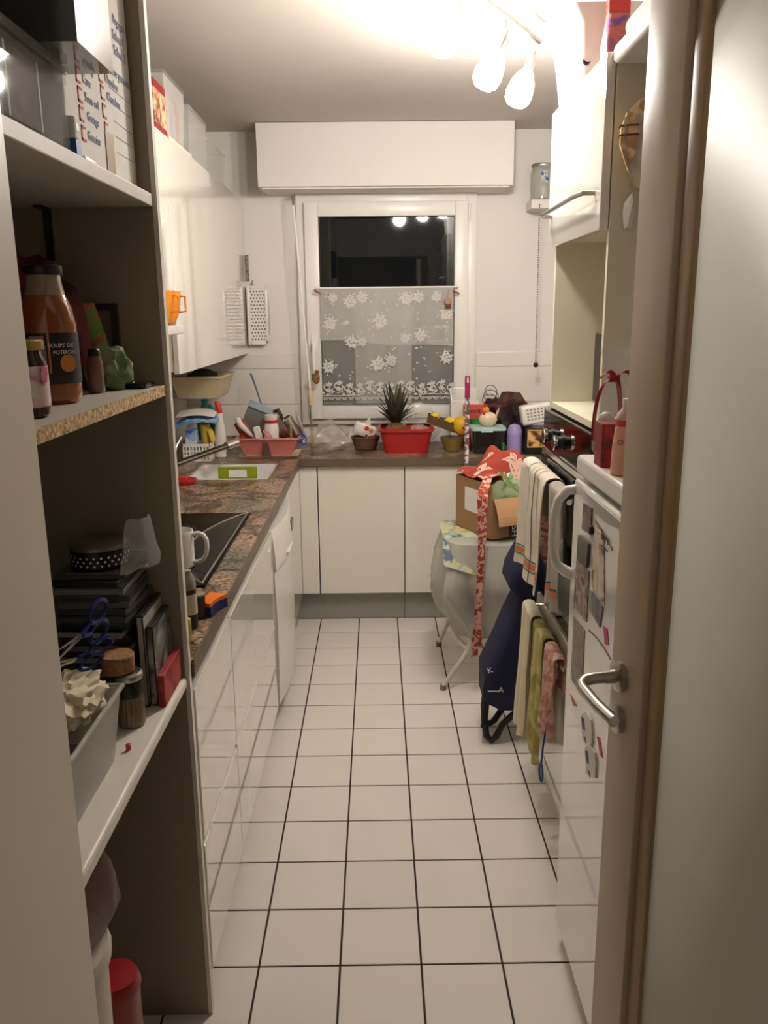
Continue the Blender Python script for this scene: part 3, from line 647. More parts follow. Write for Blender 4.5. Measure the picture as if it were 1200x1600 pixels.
solo('dark_cable_bundle', B().tube([(-.55+.05*math.cos(t*2.1)+.01*math.sin(t*5), 1.13+.085*math.sin(t*2.1+.3), ZS3+.075+.004*t) for t in [i*.2 for i in range(46)]], .006, 6), M_BLACK, 'loose bundle of black cable inside the clear bin', 'cable')
solo('crumpled_paper', B().ball(P(112, 1092, X=-.485), (.045, .075, .034), sub=4, nz=.42, nf=4.2, seed=5), mat('cream_tissue', (226, 214, 184), .8), 'crumpled cream tissue paper on top of the clear bin', 'paper')
solo('grey_card_scrap', B().sheet(lambda u, v: (-.50+.02*v, 1.17+.075*u, .90+.075*v+.01*math.sin(u*4)), 6, 6, .002), mat('pale_scrap', (140, 128, 118), .7), 'pale card scrap sticking up in the clear bin', 'card')
def scissors(name, label, cx, cy, cz, M, c, s=1.0):
    t = thing(name, label, 'scissors', (cx, cy, cz), 'scissors with plastic grips'); M = Matrix.Translation((cx, cy, cz)) @ M
    for k in (-1, 1):
        ring = [(k*.018*s+.017*s*math.cos(a), -.045*s+.024*s*math.sin(a), 0) for a in [i*PI/8 for i in range(17)]]
        g = part('grip', B().tube(ring, .0038*s, 6, M).tube([(k*.010*s, -.022*s, 0), (k*.002, .0, 0)], .0042*s, 6, M), c, t)
        part('blade', B().prism([(-.004*s, 0), (.004*s, 0), (-k*.007*s, .075*s), (-k*.009*s, .075*s)], k*.0008-.0006, k*.0008+.0006, 'z', M), M_STEEL, t, smooth=False)
M_BLUEP = mat('navy_blue_plastic', (26, 42, 104), .3)
scissors('scissors', 'blue-handled scissors lying on the clear bin, larger pair', *P(128, 992, X=-.475), frame((0, 0, 0), (.1, -.15, 1), (-.25, -.95, -.12)), M_BLUEP, 1.05)
scissors('scissors', 'blue-handled scissors lower in the clear bin, smaller pair', *P(120, 1030, X=-.48), frame((0, 0, 0), (.5, .3, .8), (-.5, -.8, .1)), M_BLUEP, .85)
solo('red_bead', B().lathe([(.004, .0005), (.0045, .002), (.0045, .010), (.003, .011)], (-.432, 1.292, ZS3), 14), M_RED, 'tiny red bead on the white shelf by the bin', 'bead')
# below the white shelf
pl = thing('storage_pail', 'tall white pail with red carrying band under the pantry shelf', 'pail', (-.56, 1.10, 0))
part('body', B().lathe([(.085, .0005), (.095, .01), (.105, .56), (.108, .60)], (-.535, 1.085, 0), 28, sy=1.0), mat('cloudy_white_plastic', (196, 186, 172), .4), pl)
part('lid', B().lathe([(.111, .585), (.113, .60), (.108, .612), (.0001, .615)], (-.535, 1.085, 0), 28), mat('cloudy_white_plastic'), pl)
rb = thing('red_pot', 'round red plastic pot half hidden behind the pail', 'pot', (-.475, 1.25, 0))
part('body', B().lathe([(.032, .0005), (.038, .01), (.043, P(172, 1545, X=-.475).z-.03), (.046, P(172, 1545, X=-.475).z-.02), (.040, P(172, 1545, X=-.475).z), (.0001, P(172, 1545, X=-.475).z+.004)], (-.478, 1.245, 0), 28), mat('deep_red_plastic', (150, 30, 28), .35), rb)
solo('shelf_bag', B().loft([[(-.53+.115*k*math.cos(a)+.006*math.sin(3*a), 1.12+.14*k*math.sin(a)+.008*math.cos(5*a), z) for a in [i*PI/10 for i in range(20)]] for z, k in ((.6155, .80), (.65, .95), (.70, .9), (.74, .75), (.765, .5))]), film('plum_film', (120, 88, 84), .5, .3), 'loose plum-tinted plastic bag on the pail under the shelf', 'bag')

# ================================================================== on the left worktop
ZW = .8645
mg = thing('mug', 'white mug with big handle on the hob edge behind the pantry panel', 'mug', (-.560, 2.25, .8715))
c = (-.560, 2.25, .8715)
part('cup', B().lathe([(.034, .0005), (.040, .004), (.041, .105), (.0385, .105), (.036, .008), (.0001, .007)], c, 28, cap=False), M_WHITE, mg)
part('handle', B().tube([(c[0]+.038, c[1]-.005, c[2]+.095), (c[0]+.058, c[1]-.008, c[2]+.099), (c[0]+.072, c[1]-.010, c[2]+.094), (c[0]+.080, c[1]-.012, c[2]+.080), (c[0]+.081, c[1]-.012, c[2]+.060), (c[0]+.077, c[1]-.012, c[2]+.040), (c[0]+.068, c[1]-.011, c[2]+.024), (c[0]+.054, c[1]-.008, c[2]+.016), (c[0]+.036, c[1]-.004, c[2]+.015)], .0065, 10), M_WHITE, mg)
sb_ = thing('spray_bottle', 'grey capped bottle with pale label beside the sponge', 'bottle', (-.437, 1.80, ZW))
c = (-.437, 1.80, ZW)
part('body', B().lathe([(.017, .0003), (.020, .003), (.020, .030), (.0205, .034), (.0205, .082), (.019, .092)], c, 24), mat('dark_can', (52, 46, 40), .35), sb_)
part('label', B().lathe([(.0208, .034), (.0208, .082)], c, 24, cap=False), mat('pale_can_label', (196, 188, 176), .4), sb_)
part('cap', B().lathe([(.0195, .092), (.020, .098), (.019, .112), (.013, .124), (.0115, .128), (.0115, .136), (.0001, .137)], c, 24), mat('grey_cap', (140, 132, 120), .35), sb_)
tc_ = thing('dark_tin', 'short dark tin behind the grey capped bottle', 'tin', (-.432, 1.858, ZW))
part('can', B().lathe([(.016, .0003), (.017, .002), (.017, .055), (.015, .057)], (-.428, 1.862, ZW), 20), mat('tarnished_tin', (78, 66, 56), .3, .5), tc_)
part('rim', B().lathe([(.0175, .055), (.0175, .059), (.0001, .0592)], (-.428, 1.862, ZW), 20), M_STEEL, tc_)
solo('yellow_packet', B().box(-.432, -.421, 1.70, 1.745, ZW, ZW+.055, .003, Rz(.7, (-.426, 1.72, 0))), speckle('yellow_wrapper', (216, 204, 60), (230, 224, 150), 40, .25), 'small bright yellow packet at the worktop edge', 'packet')
spg = thing('sponge', 'orange and navy scouring sponge on the worktop edge', 'sponge', (-.405, 1.90, ZW))
prof = [(-.022, -.036), (.022, -.036), (.022, .036), (.016, .02), (.010, 0), (.016, -.02)]
shape = [(-.024, -.040), (.024, -.040), (.019, -.018), (.018, .010), (.024, .038), (-.024, .038), (-.018, .010), (-.019, -.018)]
Ms = Matrix.Translation((-.408, 1.905, ZW)) @ Matrix.Rotation(-.35, 4, 'Z')
part('sponge_body', B().prism(shape, .0003, .024, 'z', Ms), mat('navy_sponge', (32, 36, 96), .9, bump=.5, bscale=300), spg, smooth=False)
part('scouring_pad', B().prism(shape, .0242, .033, 'z', Ms), mat('orange_pad', (232, 118, 30), .9, bump=.6, bscale=400), spg, smooth=False)
# faucet
fa = thing('faucet', 'chrome sink faucet with long straight spout', 'faucet', (-.90, 3.60, ZW))
part('base', B().lathe([(.028, .0), (.028, .008), (.022, .012), (.021, .075), (.018, .085)], (-.895, 3.585, ZW), 20), M_CHROME, fa)
A_, B_ = Vector((-.895, 3.585, .925)), Vector((-.655, 3.845, .985))
part('spout', B().tube([A_, A_.lerp(B_, .82)], .017, 12, flat=.8), mat('dark_chrome', (120, 112, 108), .15, 1), fa)
part('spout_head', B().tube([A_.lerp(B_, .82), B_], [.019, .021], 14), M_CHROME, fa)
part('lever', B().tube([(-.895, 3.585, .955), (-.89, 3.59, .985), (-.875, 3.62, 1.02), (-.865, 3.64, 1.04)], [.014, .012, .008, .007], 10), M_CHROME, fa)
rd = solo('red_dish', B().lathe([(.030, .0002), (.046, .004), (.055, .020), (.051, .020), (.043, .007), (.0001, .006)], (-.825, 3.475, ZW), 28, cap=False), M_RED, 'red sponge dish beside the sink', 'dish')
solo('red_sponge', B().box(-.855, -.81, 3.458, 3.49, ZW+.0068, ZW+.032, .006), mat('red_foam', (190, 52, 44), .9, bump=.4), 'little red sponge lying in the red dish', 'sponge')
ds = thing('dish_soap', 'white dish soap bottle with red cap beside the faucet', 'bottle', (-.886, 3.512, ZW))
c = (-.886, 3.500, ZW)
part('bottle_body', B().lathe([(.022, .0003), (.026, .003), (.027, .09), (.024, .125), (.017, .140)], c, 20, sx=1.0, sy=.8), mat('white_bottle', (222, 218, 212), .3), ds)
part('cap', B().lathe([(.0195, .140), (.020, .155), (.016, .166), (.0001, .167)], c, 20), M_RED, ds)
part('label', B().box(c[0]-.012, c[0]+.012, c[1]-.0228, c[1]-.0218, ZW+.03, ZW+.085), mat('green_label', (52, 110, 60), .5), ds)
# basket with wipes and gloves
bk = thing('woven_basket', 'small white lattice basket behind the faucet', 'basket', (-.885, 4.12, ZW))
x0, x1, y0, y1 = -.955, -.82, 4.03, 4.16
bb = B().box(x0, x1, y0, y1, ZW, ZW+.006).box(x0, x1, y0, y0+.004, ZW+.072, ZW+.086).box(x0, x1, y1-.004, y1, ZW+.072, ZW+.086).box(x0, x0+.004, y0, y1, ZW+.072, ZW+.086).box(x1-.004, x1, y0, y1, ZW+.072, ZW+.086)
part('base_and_rim', bb, M_WHITE, bk, smooth=False)
la = B()
for k in range(9):
    xx = x0+.001+(x1-x0-.009)*k/8
    la.box(xx, xx+.007, y0+.0005, y0+.0035, ZW+.0061, ZW+.0719); la.box(xx, xx+.007, y1-.0035, y1-.0005, ZW+.0061, ZW+.0719)
for k in range(8):
    yy = y0+.004+(y1-y0-.015)*k/7
    la.box(x1-.0035, x1-.0005, yy, yy+.007, ZW+.0061, ZW+.0719); la.box(x0+.0005, x0+.0035, yy, yy+.007, ZW+.0061, ZW+.0719)
for z in (.024, .046): la.box(x0+.0004, x1-.0004, y0+.0003, y0+.0037, ZW+z, ZW+z+.008); la.box(x1-.0037, x1-.0003, y0+.004, y1-.004, ZW+z, ZW+z+.008)
part('lattice', la, M_WHITE, bk, smooth=False)
solo('wipes_pack', B().box(-.945, -.885, 4.05, 4.10, ZW+.0065, ZW+.155, .010), ramp_mat('wipes_print', [(.4, (206, 212, 222)), (.55, (120, 150, 196)), (.62, (40, 70, 140))], 16, .25), 'white and blue pack of wipes standing in the lattice basket', 'pack')
gv = thing('rubber_gloves', 'yellow rubber gloves stuffed into the lattice basket', 'gloves', (-.85, 4.10, ZW+.0065))
part('cuff', B().loft([[(-.852+.020*k*math.cos(a), 4.10+.024*k*math.sin(a), ZW+z) for a in [i*PI/7 for i in range(14)]] for z, k in ((.0066, .8), (.06, 1.0), (.12, 1.15), (.175, 1.25))]), mat('yellow_rubber', (196, 172, 48), .5), gv)
for k in range(3):
    part('finger', B().tube([(-.838+.004*k, 4.075+.018*k, ZW+.150), (-.826+.004*k, 4.070+.016*k, ZW+.13), (-.817+.004*k, 4.068+.016*k, ZW+.092)], .0075, 8), mat('yellow_rubber'), gv)
solo('blue_bag', B().sheet(lambda u, v: (-.985+.20*u, 4.04+.14*v, ZW+.180+.022*math.sin(u*2.6)+.012*mnoise.noise(Vector((u*5, v*5, 2)))+.018*v), 14, 8, .012), speckle('blue_film', (70, 130, 200), (150, 186, 226), 9, .12), 'shiny blue plastic bag lying across the wipes and gloves', 'bag')
solo('white_leaflet', B().sheet(lambda u, v: (-.985+.19*u, 4.05+.12*v, ZW+.216+.020*math.sin(u*2.3)-.015*u+.018*v), 10, 4, .004), M_PAPER, 'white folded leaflet on top of the blue bag', 'leaflet')
tb_ = thing('teal_bottle', 'teal cleaner bottle with handle behind the blue bag', 'bottle', (-.885, 4.28, ZW))
c = (-.885, 4.28, ZW)
part('bottle_body', B().lathe([(.04, .0003), (.045, .004), (.046, .17), (.036, .21), (.018, .245), (.014, .262)], c, 20, sy=.7), mat('teal_plastic', (60, 160, 150), .3), tb_)
part('handle', B().tube([(c[0]+.018, c[1], ZW+.248), (c[0]+.044, c[1], ZW+.23), (c[0]+.052, c[1], ZW+.19), (c[0]+.046, c[1], ZW+.15)], .009, 8), mat('teal_plastic'), tb_)
part('cap', B().lathe([(.017, .262), (.018, .278), (.0001, .280)], c, 18), mat('teal_plastic'), tb_)
solo('green_bottle', B().lathe([(.030, .0003), (.033, .004), (.033, .13), (.02, .165), (.013, .18), (.013, .20), (.0001, .201)], (-.835, 4.225, ZW), 20), mat('dark_green_plastic', (24, 100, 62), .3), 'dark green bottle between the gloves and the spray cleaner', 'bottle')
sc = thing('spray_cleaner', 'slim white cleaner bottle with red top beside the pink rack', 'bottle', (-.79, 4.16, ZW))
c = (-.790, 4.150, ZW)
part('bottle_body', B().lathe([(.025, .0003), (.029, .004), (.030, .10), (.026, .15), (.020, .20), (.019, .222)], c, 20, sy=.8), mat('white_bottle'), sc)
part('cap', B().loft([[(c[0]+dx+.017*k*math.cos(a), c[1]+.015*k*math.sin(a), ZW+z) for a in [i*PI/7 for i in range(14)]] for z, k, dx in ((.222, 1.05, 0), (.24, 1, 0), (.265, .85, -.003), (.280, .5, -.009))]), M_RED, sc)
# pink rack on a tray
tr = solo('drip_tray', taper(B(), -.675, -.415, 4.10, 4.275, ZW, ZW+.014, .018, .004), mat('cream_tray', (222, 214, 190), .4), 'cream drip tray under the pink rack', 'tray', smooth=False)
pr = thing('cutlery_rack', 'pink plastic cutlery tub full of utensils in the corner', 'tub', (-.54, 4.19, ZW+.004))
M_PINK = mat('pink_plastic', (214, 128, 122), .4)
part('tub', taper(B(), -.655, -.435, 4.115, 4.255, ZW+.0045, ZW+.098, .042, .005), M_PINK, pr, smooth=False)
part('rim', B().tube([(-.700, 4.070, ZW+.099), (-.390, 4.070, ZW+.099), (-.390, 4.300, ZW+.099), (-.700, 4.300, ZW+.099), (-.700, 4.070, ZW+.099)], .005, 6), M_PINK, pr)
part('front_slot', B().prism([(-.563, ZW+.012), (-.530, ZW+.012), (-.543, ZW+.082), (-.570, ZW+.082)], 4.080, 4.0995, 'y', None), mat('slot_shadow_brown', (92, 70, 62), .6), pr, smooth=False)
zr = ZW+.012
def tilt(c, rx=0, ry=0, rz=0): return Matrix.Translation(c) @ Euler((rx, ry, rz)).to_matrix().to_4x4()
gt = thing('grey_tub', 'translucent grey food tub tipped upside-down in the rack', 'tub', (-.60, 4.235, zr))
Mg = tilt((-.612, 4.262, ZW+.160), .22, .42, 0)
part('tub_body', B().box(-.075, .075, -.035, .035, -.085, .075, .012, Mg), film('smoky_plastic', (128, 130, 126), .75, .3), gt)
part('tub_rim', B().box(-.080, .080, -.040, .040, .0755, .083, .003, Mg), mat('blue_grey_rim', (140, 156, 172), .35), gt)
ob = thing('orange_carton', 'small orange and red carton standing in the pink tub', 'carton', (-.66, 4.165, zr))
part('carton', B().box(-.028, .028, -.012, .012, -.045, .075, .002, tilt((-.662, 4.175, ZW+.11), 0, -.5, .1)), speckle('orange_carton_print', (196, 92, 48), (150, 52, 34), 30), ob)
jr = thing('powder_jar', 'white screw jar with red band standing in the pink tub', 'jar', (-.535, 4.165, zr))
c = (-.535, 4.170, ZW+.02)
part('jar_body', B().lathe([(.034, -.0), (.037, .004), (.037, .13), (.031, .148)], c, 24), mat('white_bottle'), jr)
part('red_band', B().lathe([(.0335, .148), (.0335, .164)], c, 24), M_RED, jr)
part('lid', B().lathe([(.034, .1645), (.034, .188), (.031, .190), (.0001, .190)], c, 24), mat('pink_white_lid', (208, 196, 190), .4), jr)
sc1 = B()
solo('scrubbing_brush', B().tube([(-.700, 4.135, ZW+.200), (-.685, 4.14, ZW+.165), (-.640, 4.15, ZW+.115), (-.60, 4.16, ZW+.085)], [.014, .016, .011, .008], 10), mat('white_bottle'), 'white dish brush leaning on the left rim of the pink tub', 'brush')
solo('thin_paintbrush', B().tube([(-.675, 4.50, 1.255), (-.655, 4.47, 1.215), (-.60, 4.40, 1.06), (-.57, 4.36, ZW+.001)], [.006, .005, .004, .004], 8), mat('blue_grey_handle', (96, 112, 140), .4), 'thin brush with blue-grey end sticking up behind the grey tub', 'brush')
solo('white_block', B().box(-.016, .016, -.012, .012, -.035, .04, .003, tilt((-.596, 4.135, ZW+.115), 0, -.25, 0)), M_PAPER, 'white plastic block upright at the front of the pink tub', 'block')
solo('dark_ladle', B().tube([(-.525, 4.24, ZW+.215), (-.505, 4.235, ZW+.225), (-.49, 4.23, ZW+.20), (-.487, 4.225, ZW+.14), (-.486, 4.22, ZW+.03)], [.010, .012, .010, .007, .006], 10), mat('maroon_plastic', (72, 24, 30), .3), 'dark maroon ladle handle arching over the jar', 'ladle')
sg = thing('steel_grater', 'steel can-shaped strainer tilted in the right of the pink tub', 'strainer', (-.45, 4.20, zr))
Mc = tilt((-.440, 4.225, ZW+.135), .2, -.55, 0)
part('can', B().lathe([(.034, -.07), (.036, .055), (.032, .058), (.030, -.066)], (0, 0, 0), 24, Mc, cap=False), M_STEEL, sg)
part('can_end', B().lathe([(.030, .040), (.0001, .0405)], (0, 0, 0), 24, Mc, cap=False), M_STEEL, sg)
solo('steel_spatula', B().box(-.022, .022, -.002, .002, -.05, .075, .001, tilt((-.485, 4.175, ZW+.145), .1, -.6, 0)), M_STEEL, 'flat steel turner blade leaning between jar and strainer', 'spatula')
solo('wooden_peg', B().tube([(-.434, 4.13, ZW+.165), (-.432, 4.14, ZW+.06)], [.006, .007], 8), mat('olive_wood', (140, 124, 78), .6), 'olive wooden stick upright in front of the strainer', 'stick')
M_GRN = mat('green_plastic', (30, 120, 84), .35)
scissors('scissors', 'green-handled scissors standing in the pink tub', -.480, 4.12, ZW+.070, Matrix.Rotation(-PI/2, 4, 'X') @ Matrix.Rotation(PI/2+.1, 4, 'Z'), M_GRN, .9)
scissors('scissors', 'bright blue-handled scissors at the right end of the pink tub', -.415, 4.135, ZW+.085, Matrix.Rotation(-PI/2, 4, 'X') @ Matrix.Rotation(PI/2-.1, 4, 'Z'), mat('bright_blue_plastic', (38, 78, 184), .35), .8)
solo('pink_loop', B().tube([(-.545+.010*math.cos(a)-.018*math.sin(a), 4.094, ZW+.122+.018*math.sin(a)) for a in [i*PI/8 for i in range(17)]], .003, 6), mat('bright_pink_plastic', (236, 120, 140), .4), 'small bright pink plastic loop hooked on the pink tub rim', 'loop')
solo('white_plate', B().lathe([(.0001, 0), (.055, .002), (.078, .010), (.080, .013), (.055, .006), (.0001, .005)], (0, 0, 0), 28, tilt((-.402, 4.255, ZW+.135), 0, 1.25, .2), cap=False), M_WHITE, 'white plate standing on edge at the right of the pink tub', 'plate')
cbd = B(); pr_ = [(-.085, 0), (.085, 0), (.083, .183), (.076, .19), (-.076, .19), (-.083, .183)]
cbd.box(-.70, -.53, 3.583, 3.591, .7215, .868).box(-.70, -.655, 3.583, 3.591, .868, .902).box(-.575, -.53, 3.583, 3.591, .868, .902).box(-.70, -.53, 3.583, 3.591, .902, .915)
solo('cutting_board', cbd, mat('lime_plastic', (142, 160, 28), .4), 'lime green cutting board with grip hole standing in the sink', 'board', smooth=False)
# beige basin on brackets below the wall cabinet
bs = thing('beige_basin', 'beige plastic basin on a wall shelf under the long cabinet', 'basin', (-.88, 4.16, 1.165))
part('tub', taper(B(), -.975, -.785, 4.10, 4.42, 1.166, 1.265, .028, .005), mat('beige_plastic', (196, 180, 146), .45), bs, smooth=False)
part('rim', B().tube([(-1.004, 4.072, 1.266), (-.756, 4.072, 1.266), (-.756, 4.448, 1.266), (-1.004, 4.448, 1.266), (-1.004, 4.072, 1.266)], .007, 6), mat('beige_plastic'), bs)
ws = thing('wire_shelf', 'thin dark wire shelf carrying the beige basin', 'shelf', (-.9, 4.26, 1.15))
for y in (4.14, 4.26, 4.38):
    part('wire', B().tube([(XL+.001, y, 1.162), (-.79, y, 1.162)], .0035, 6), M_STEEL, ws)
part('wire', B().tube([(-.79, 4.12, 1.162), (-.79, 4.40, 1.162)], .0035, 6), M_STEEL, ws)
solo('dark_cloth', B().ball((-.88, 4.26, 1.245), (.08, .11, .055), nz=.3, nf=3, seed=3), mat('charcoal_cloth', (46, 42, 40), .9), 'dark bundled cloth lying in the beige basin', 'cloth')
# hung on the tiled corner of the back wall
dr = thing('hanging_drainer', 'white perforated drainer hanging beside the wall cabinet', 'drainer', (-.635, YB-.03, 1.40))
XD0, XD1, ZD0, ZD1 = -.692, -.580, 1.402, 1.712
part('frame', B().box(XD0, XD0+.016, YB-.040, YB-.010, ZD0, ZD1, .006).box(XD1-.016, XD1, YB-.040, YB-.010, ZD0+.02, ZD1-.02, .006).box(XD0+.0165, XD1-.0165, YB-.040, YB-.010, ZD0, ZD0+.016, .006).box(XD0+.0165, XD1-.0165, YB-.040, YB-.010, ZD1-.016, ZD1, .006), M_WHITE, dr)
part('plate', B().box(XD0+.0165, XD1-.0165, YB-.034, YB-.030, ZD0+.0165, ZD1-.0165), M_WHITE, dr, smooth=False)
ho_ = B()
for i in range(15):
    for j in range(5):
        ho_.lathe([(.0001, 0), (.0045, .0003)], (0, 0, 0), 8, frame((XD0+.024+.0155*j+(.006 if i % 2 else 0), YB-.0341, ZD0+.030+.018*i), (1, 0, 0), (0, 0, 1)))
part('holes', ho_, mat('hole_grey', (92, 88, 84), .8), dr, smooth=False)
part('side_wire', B().tube([(XD1-.004, YB-.025, ZD0+.02), (XD1+.012, YB-.030, ZD0+.08), (XD1+.016, YB-.030, ZD0+.16), (XD1+.010, YB-.030, ZD0+.25), (XD1-.004, YB-.025, ZD1-.02)], .003, 6), M_WHITE, dr)
part('hook', B().tube([(-.66, YB-.0245, ZD1-.004), (-.66, YB-.012, ZD1+.02), (-.66, YB-.003, ZD1+.03)], .003, 6), M_STEEL, dr)
mg_ = thing('magnetic_strip', 'narrow worn metal strip on the wall above the drainer', 'strip', (-.687, YB-.01, 1.73))
part('bar', B().box(-.694, -.676, YB-.008, YB-.0005, 1.735, 1.870, .002), speckle('scuffed_metal', (150, 142, 130), (90, 82, 74), 60, .35), mg_)
part('screw', B().lathe([(.004, 0), (.003, .002)], (0, 0, 0), 10, frame((-.685, YB-.0082, 1.86), (1, 0, 0), (0, 0, 1))), M_STEEL, mg_)
# roller shutter crank
cr_ = thing('shutter_crank', 'long white roller-shutter crank rod with wooden grips beside the window', 'crank', (-.345, 4.22, .874))
q0, q1, q2, q3, q4 = Vector((-.418, 4.50, 2.105)), Vector((-.357, 4.46, 1.18)), Vector((-.355, 4.45, 1.09)), Vector((-.352, 4.44, .955)), Vector((-.350, 4.43, .8655))
part('joint', B().tube([(-.420, YB-.002, 2.16), (-.420, 4.51, 2.15), q0], .008, 8), M_CHROME, cr_)
part('rod', B().tube([q0, q1], .006, 8), M_PVC, cr_)
part('grip', B().tube([q1, q2], .010, 10), mat('pale_wood', (206, 176, 134), .5), cr_)
part('shaft', B().tube([q2, q3], .006, 8), M_CHROME, cr_)
part('grip', B().tube([q3, q4], .010, 10), mat('pale_wood'), cr_)
# on top of the left wall cabinets
ZU = 2.1505
px_ = thing('snack_box', 'snack carton with red top and biscuit photo on the wall cabinet', 'carton', (-.76, 2.95, ZU))
part('carton', B().box(-.86, -.712, 2.93, 3.09, ZU, ZU+.028).box(-.86, -.712, 2.93, 3.09, ZU+.135, ZU+.16), mat('dark_red_carton', (140, 36, 34), .4), px_, smooth=False)
part('photo_print', B().box(-.859, -.713, 2.931, 3.089, ZU+.0281, ZU+.1349), ramp_mat('biscuit_print', [(.35, (120, 70, 44)), (.48, (200, 150, 110)), (.6, (232, 200, 168))], 30, .4), px_, smooth=False)
cbx = thing('stuffed_container', 'tall clear container stuffed with packets on the wall cabinet', 'container', (-.80, 3.22, ZU))
part('tub', taper(B(), -.87, -.725, 3.11, 3.40, ZU+.018, ZU+.215, .01, .004), M_CLEAR2, cbx, smooth=False)
part('lid', B().box(-.883, -.712, 3.098, 3.412, ZU+.2155, ZU+.228, .004), M_CLEAR, cbx)
for k, (c_, y) in enumerate((((120, 110, 104), 3.13), ((206, 170, 150), 3.20), ((160, 164, 196), 3.28), ((196, 60, 60), 3.338))):
    solo('food_packet', B().box(-.86, -.735, y, y+.055, ZU+.0235, ZU+.17+.012*(k % 2), .008), mat('packet_%d' % k, c_, .4), ['grey packet nearest the snack carton in the clear container', 'peach packet second in the clear container', 'lilac-blue packet third in the clear container', 'red-topped packet at the far end of the clear container'][k], 'packet')
solo('flat_board', B().box(-.88, -.708, 3.10, 3.46, ZU, ZU+.0175, .002), mat('cream_tray'), 'cream board lying under the stuffed clear container', 'board')
solo('white_bag', B().ball((-.80, 2.86, ZU+.11), (.10, .062, .115), nz=.25, nf=2.4, seed=8), film('white_bag_film', (224, 216, 204), .85, .3), 'crumpled white bag on the wall cabinet nearest the pantry panel', 'bag')
for k, (y0, y1, h, lb) in enumerate(((3.52, 3.86, .20, 'empty clear plastic box on the wall cabinet, taller one'), (3.89, 4.30, .15, 'empty clear plastic box on the wall cabinet nearest the window'))):
    t = thing('clear_box', lb, 'box', (-.81, (y0+y1)/2, ZU), 'empty clear boxes on the wall cabinet')
    part('tub', taper(B(), -.90, -.735, y0+.012, y1-.012, ZU, ZU+h, .012, .004), M_CLEAR2, t, smooth=False)
    part('lid', B().box(-.915, -.720, y0, y1, ZU+h+.0005, ZU+h+.012, .003), M_CLEAR2, t)
# orange measuring cups hanging at the hood visor
oc_ = None
for k, (dy, lb) in enumerate(((2.93, 'translucent orange cup hanging on the hood edge, farther one'), (2.83, 'translucent orange cup hanging on the hood edge, nearer one'))):
    t = thing('orange_cup', lb, 'cup', (-.665, dy, 1.531), 'orange cups on the hood')
    part('cup', B().lathe([(.006, .0005), (.020, .006), (.031, .025), (.040, .060), (.045, .11), (.0435, .11), (.038, .060), (.029, .028), (.0001, .012)], (-.700, dy-.045, 1.5305), 24, cap=False), mat('orange_plastic', (236, 148, 34), .3, trans=.15), t)
    part('handle', B().tube([(-.658, dy-.045, 1.625), (-.640, dy-.05, 1.622), (-.640, dy-.05, 1.575), (-.664, dy-.045, 1.572)], .004, 6), mat('orange_plastic'), t)

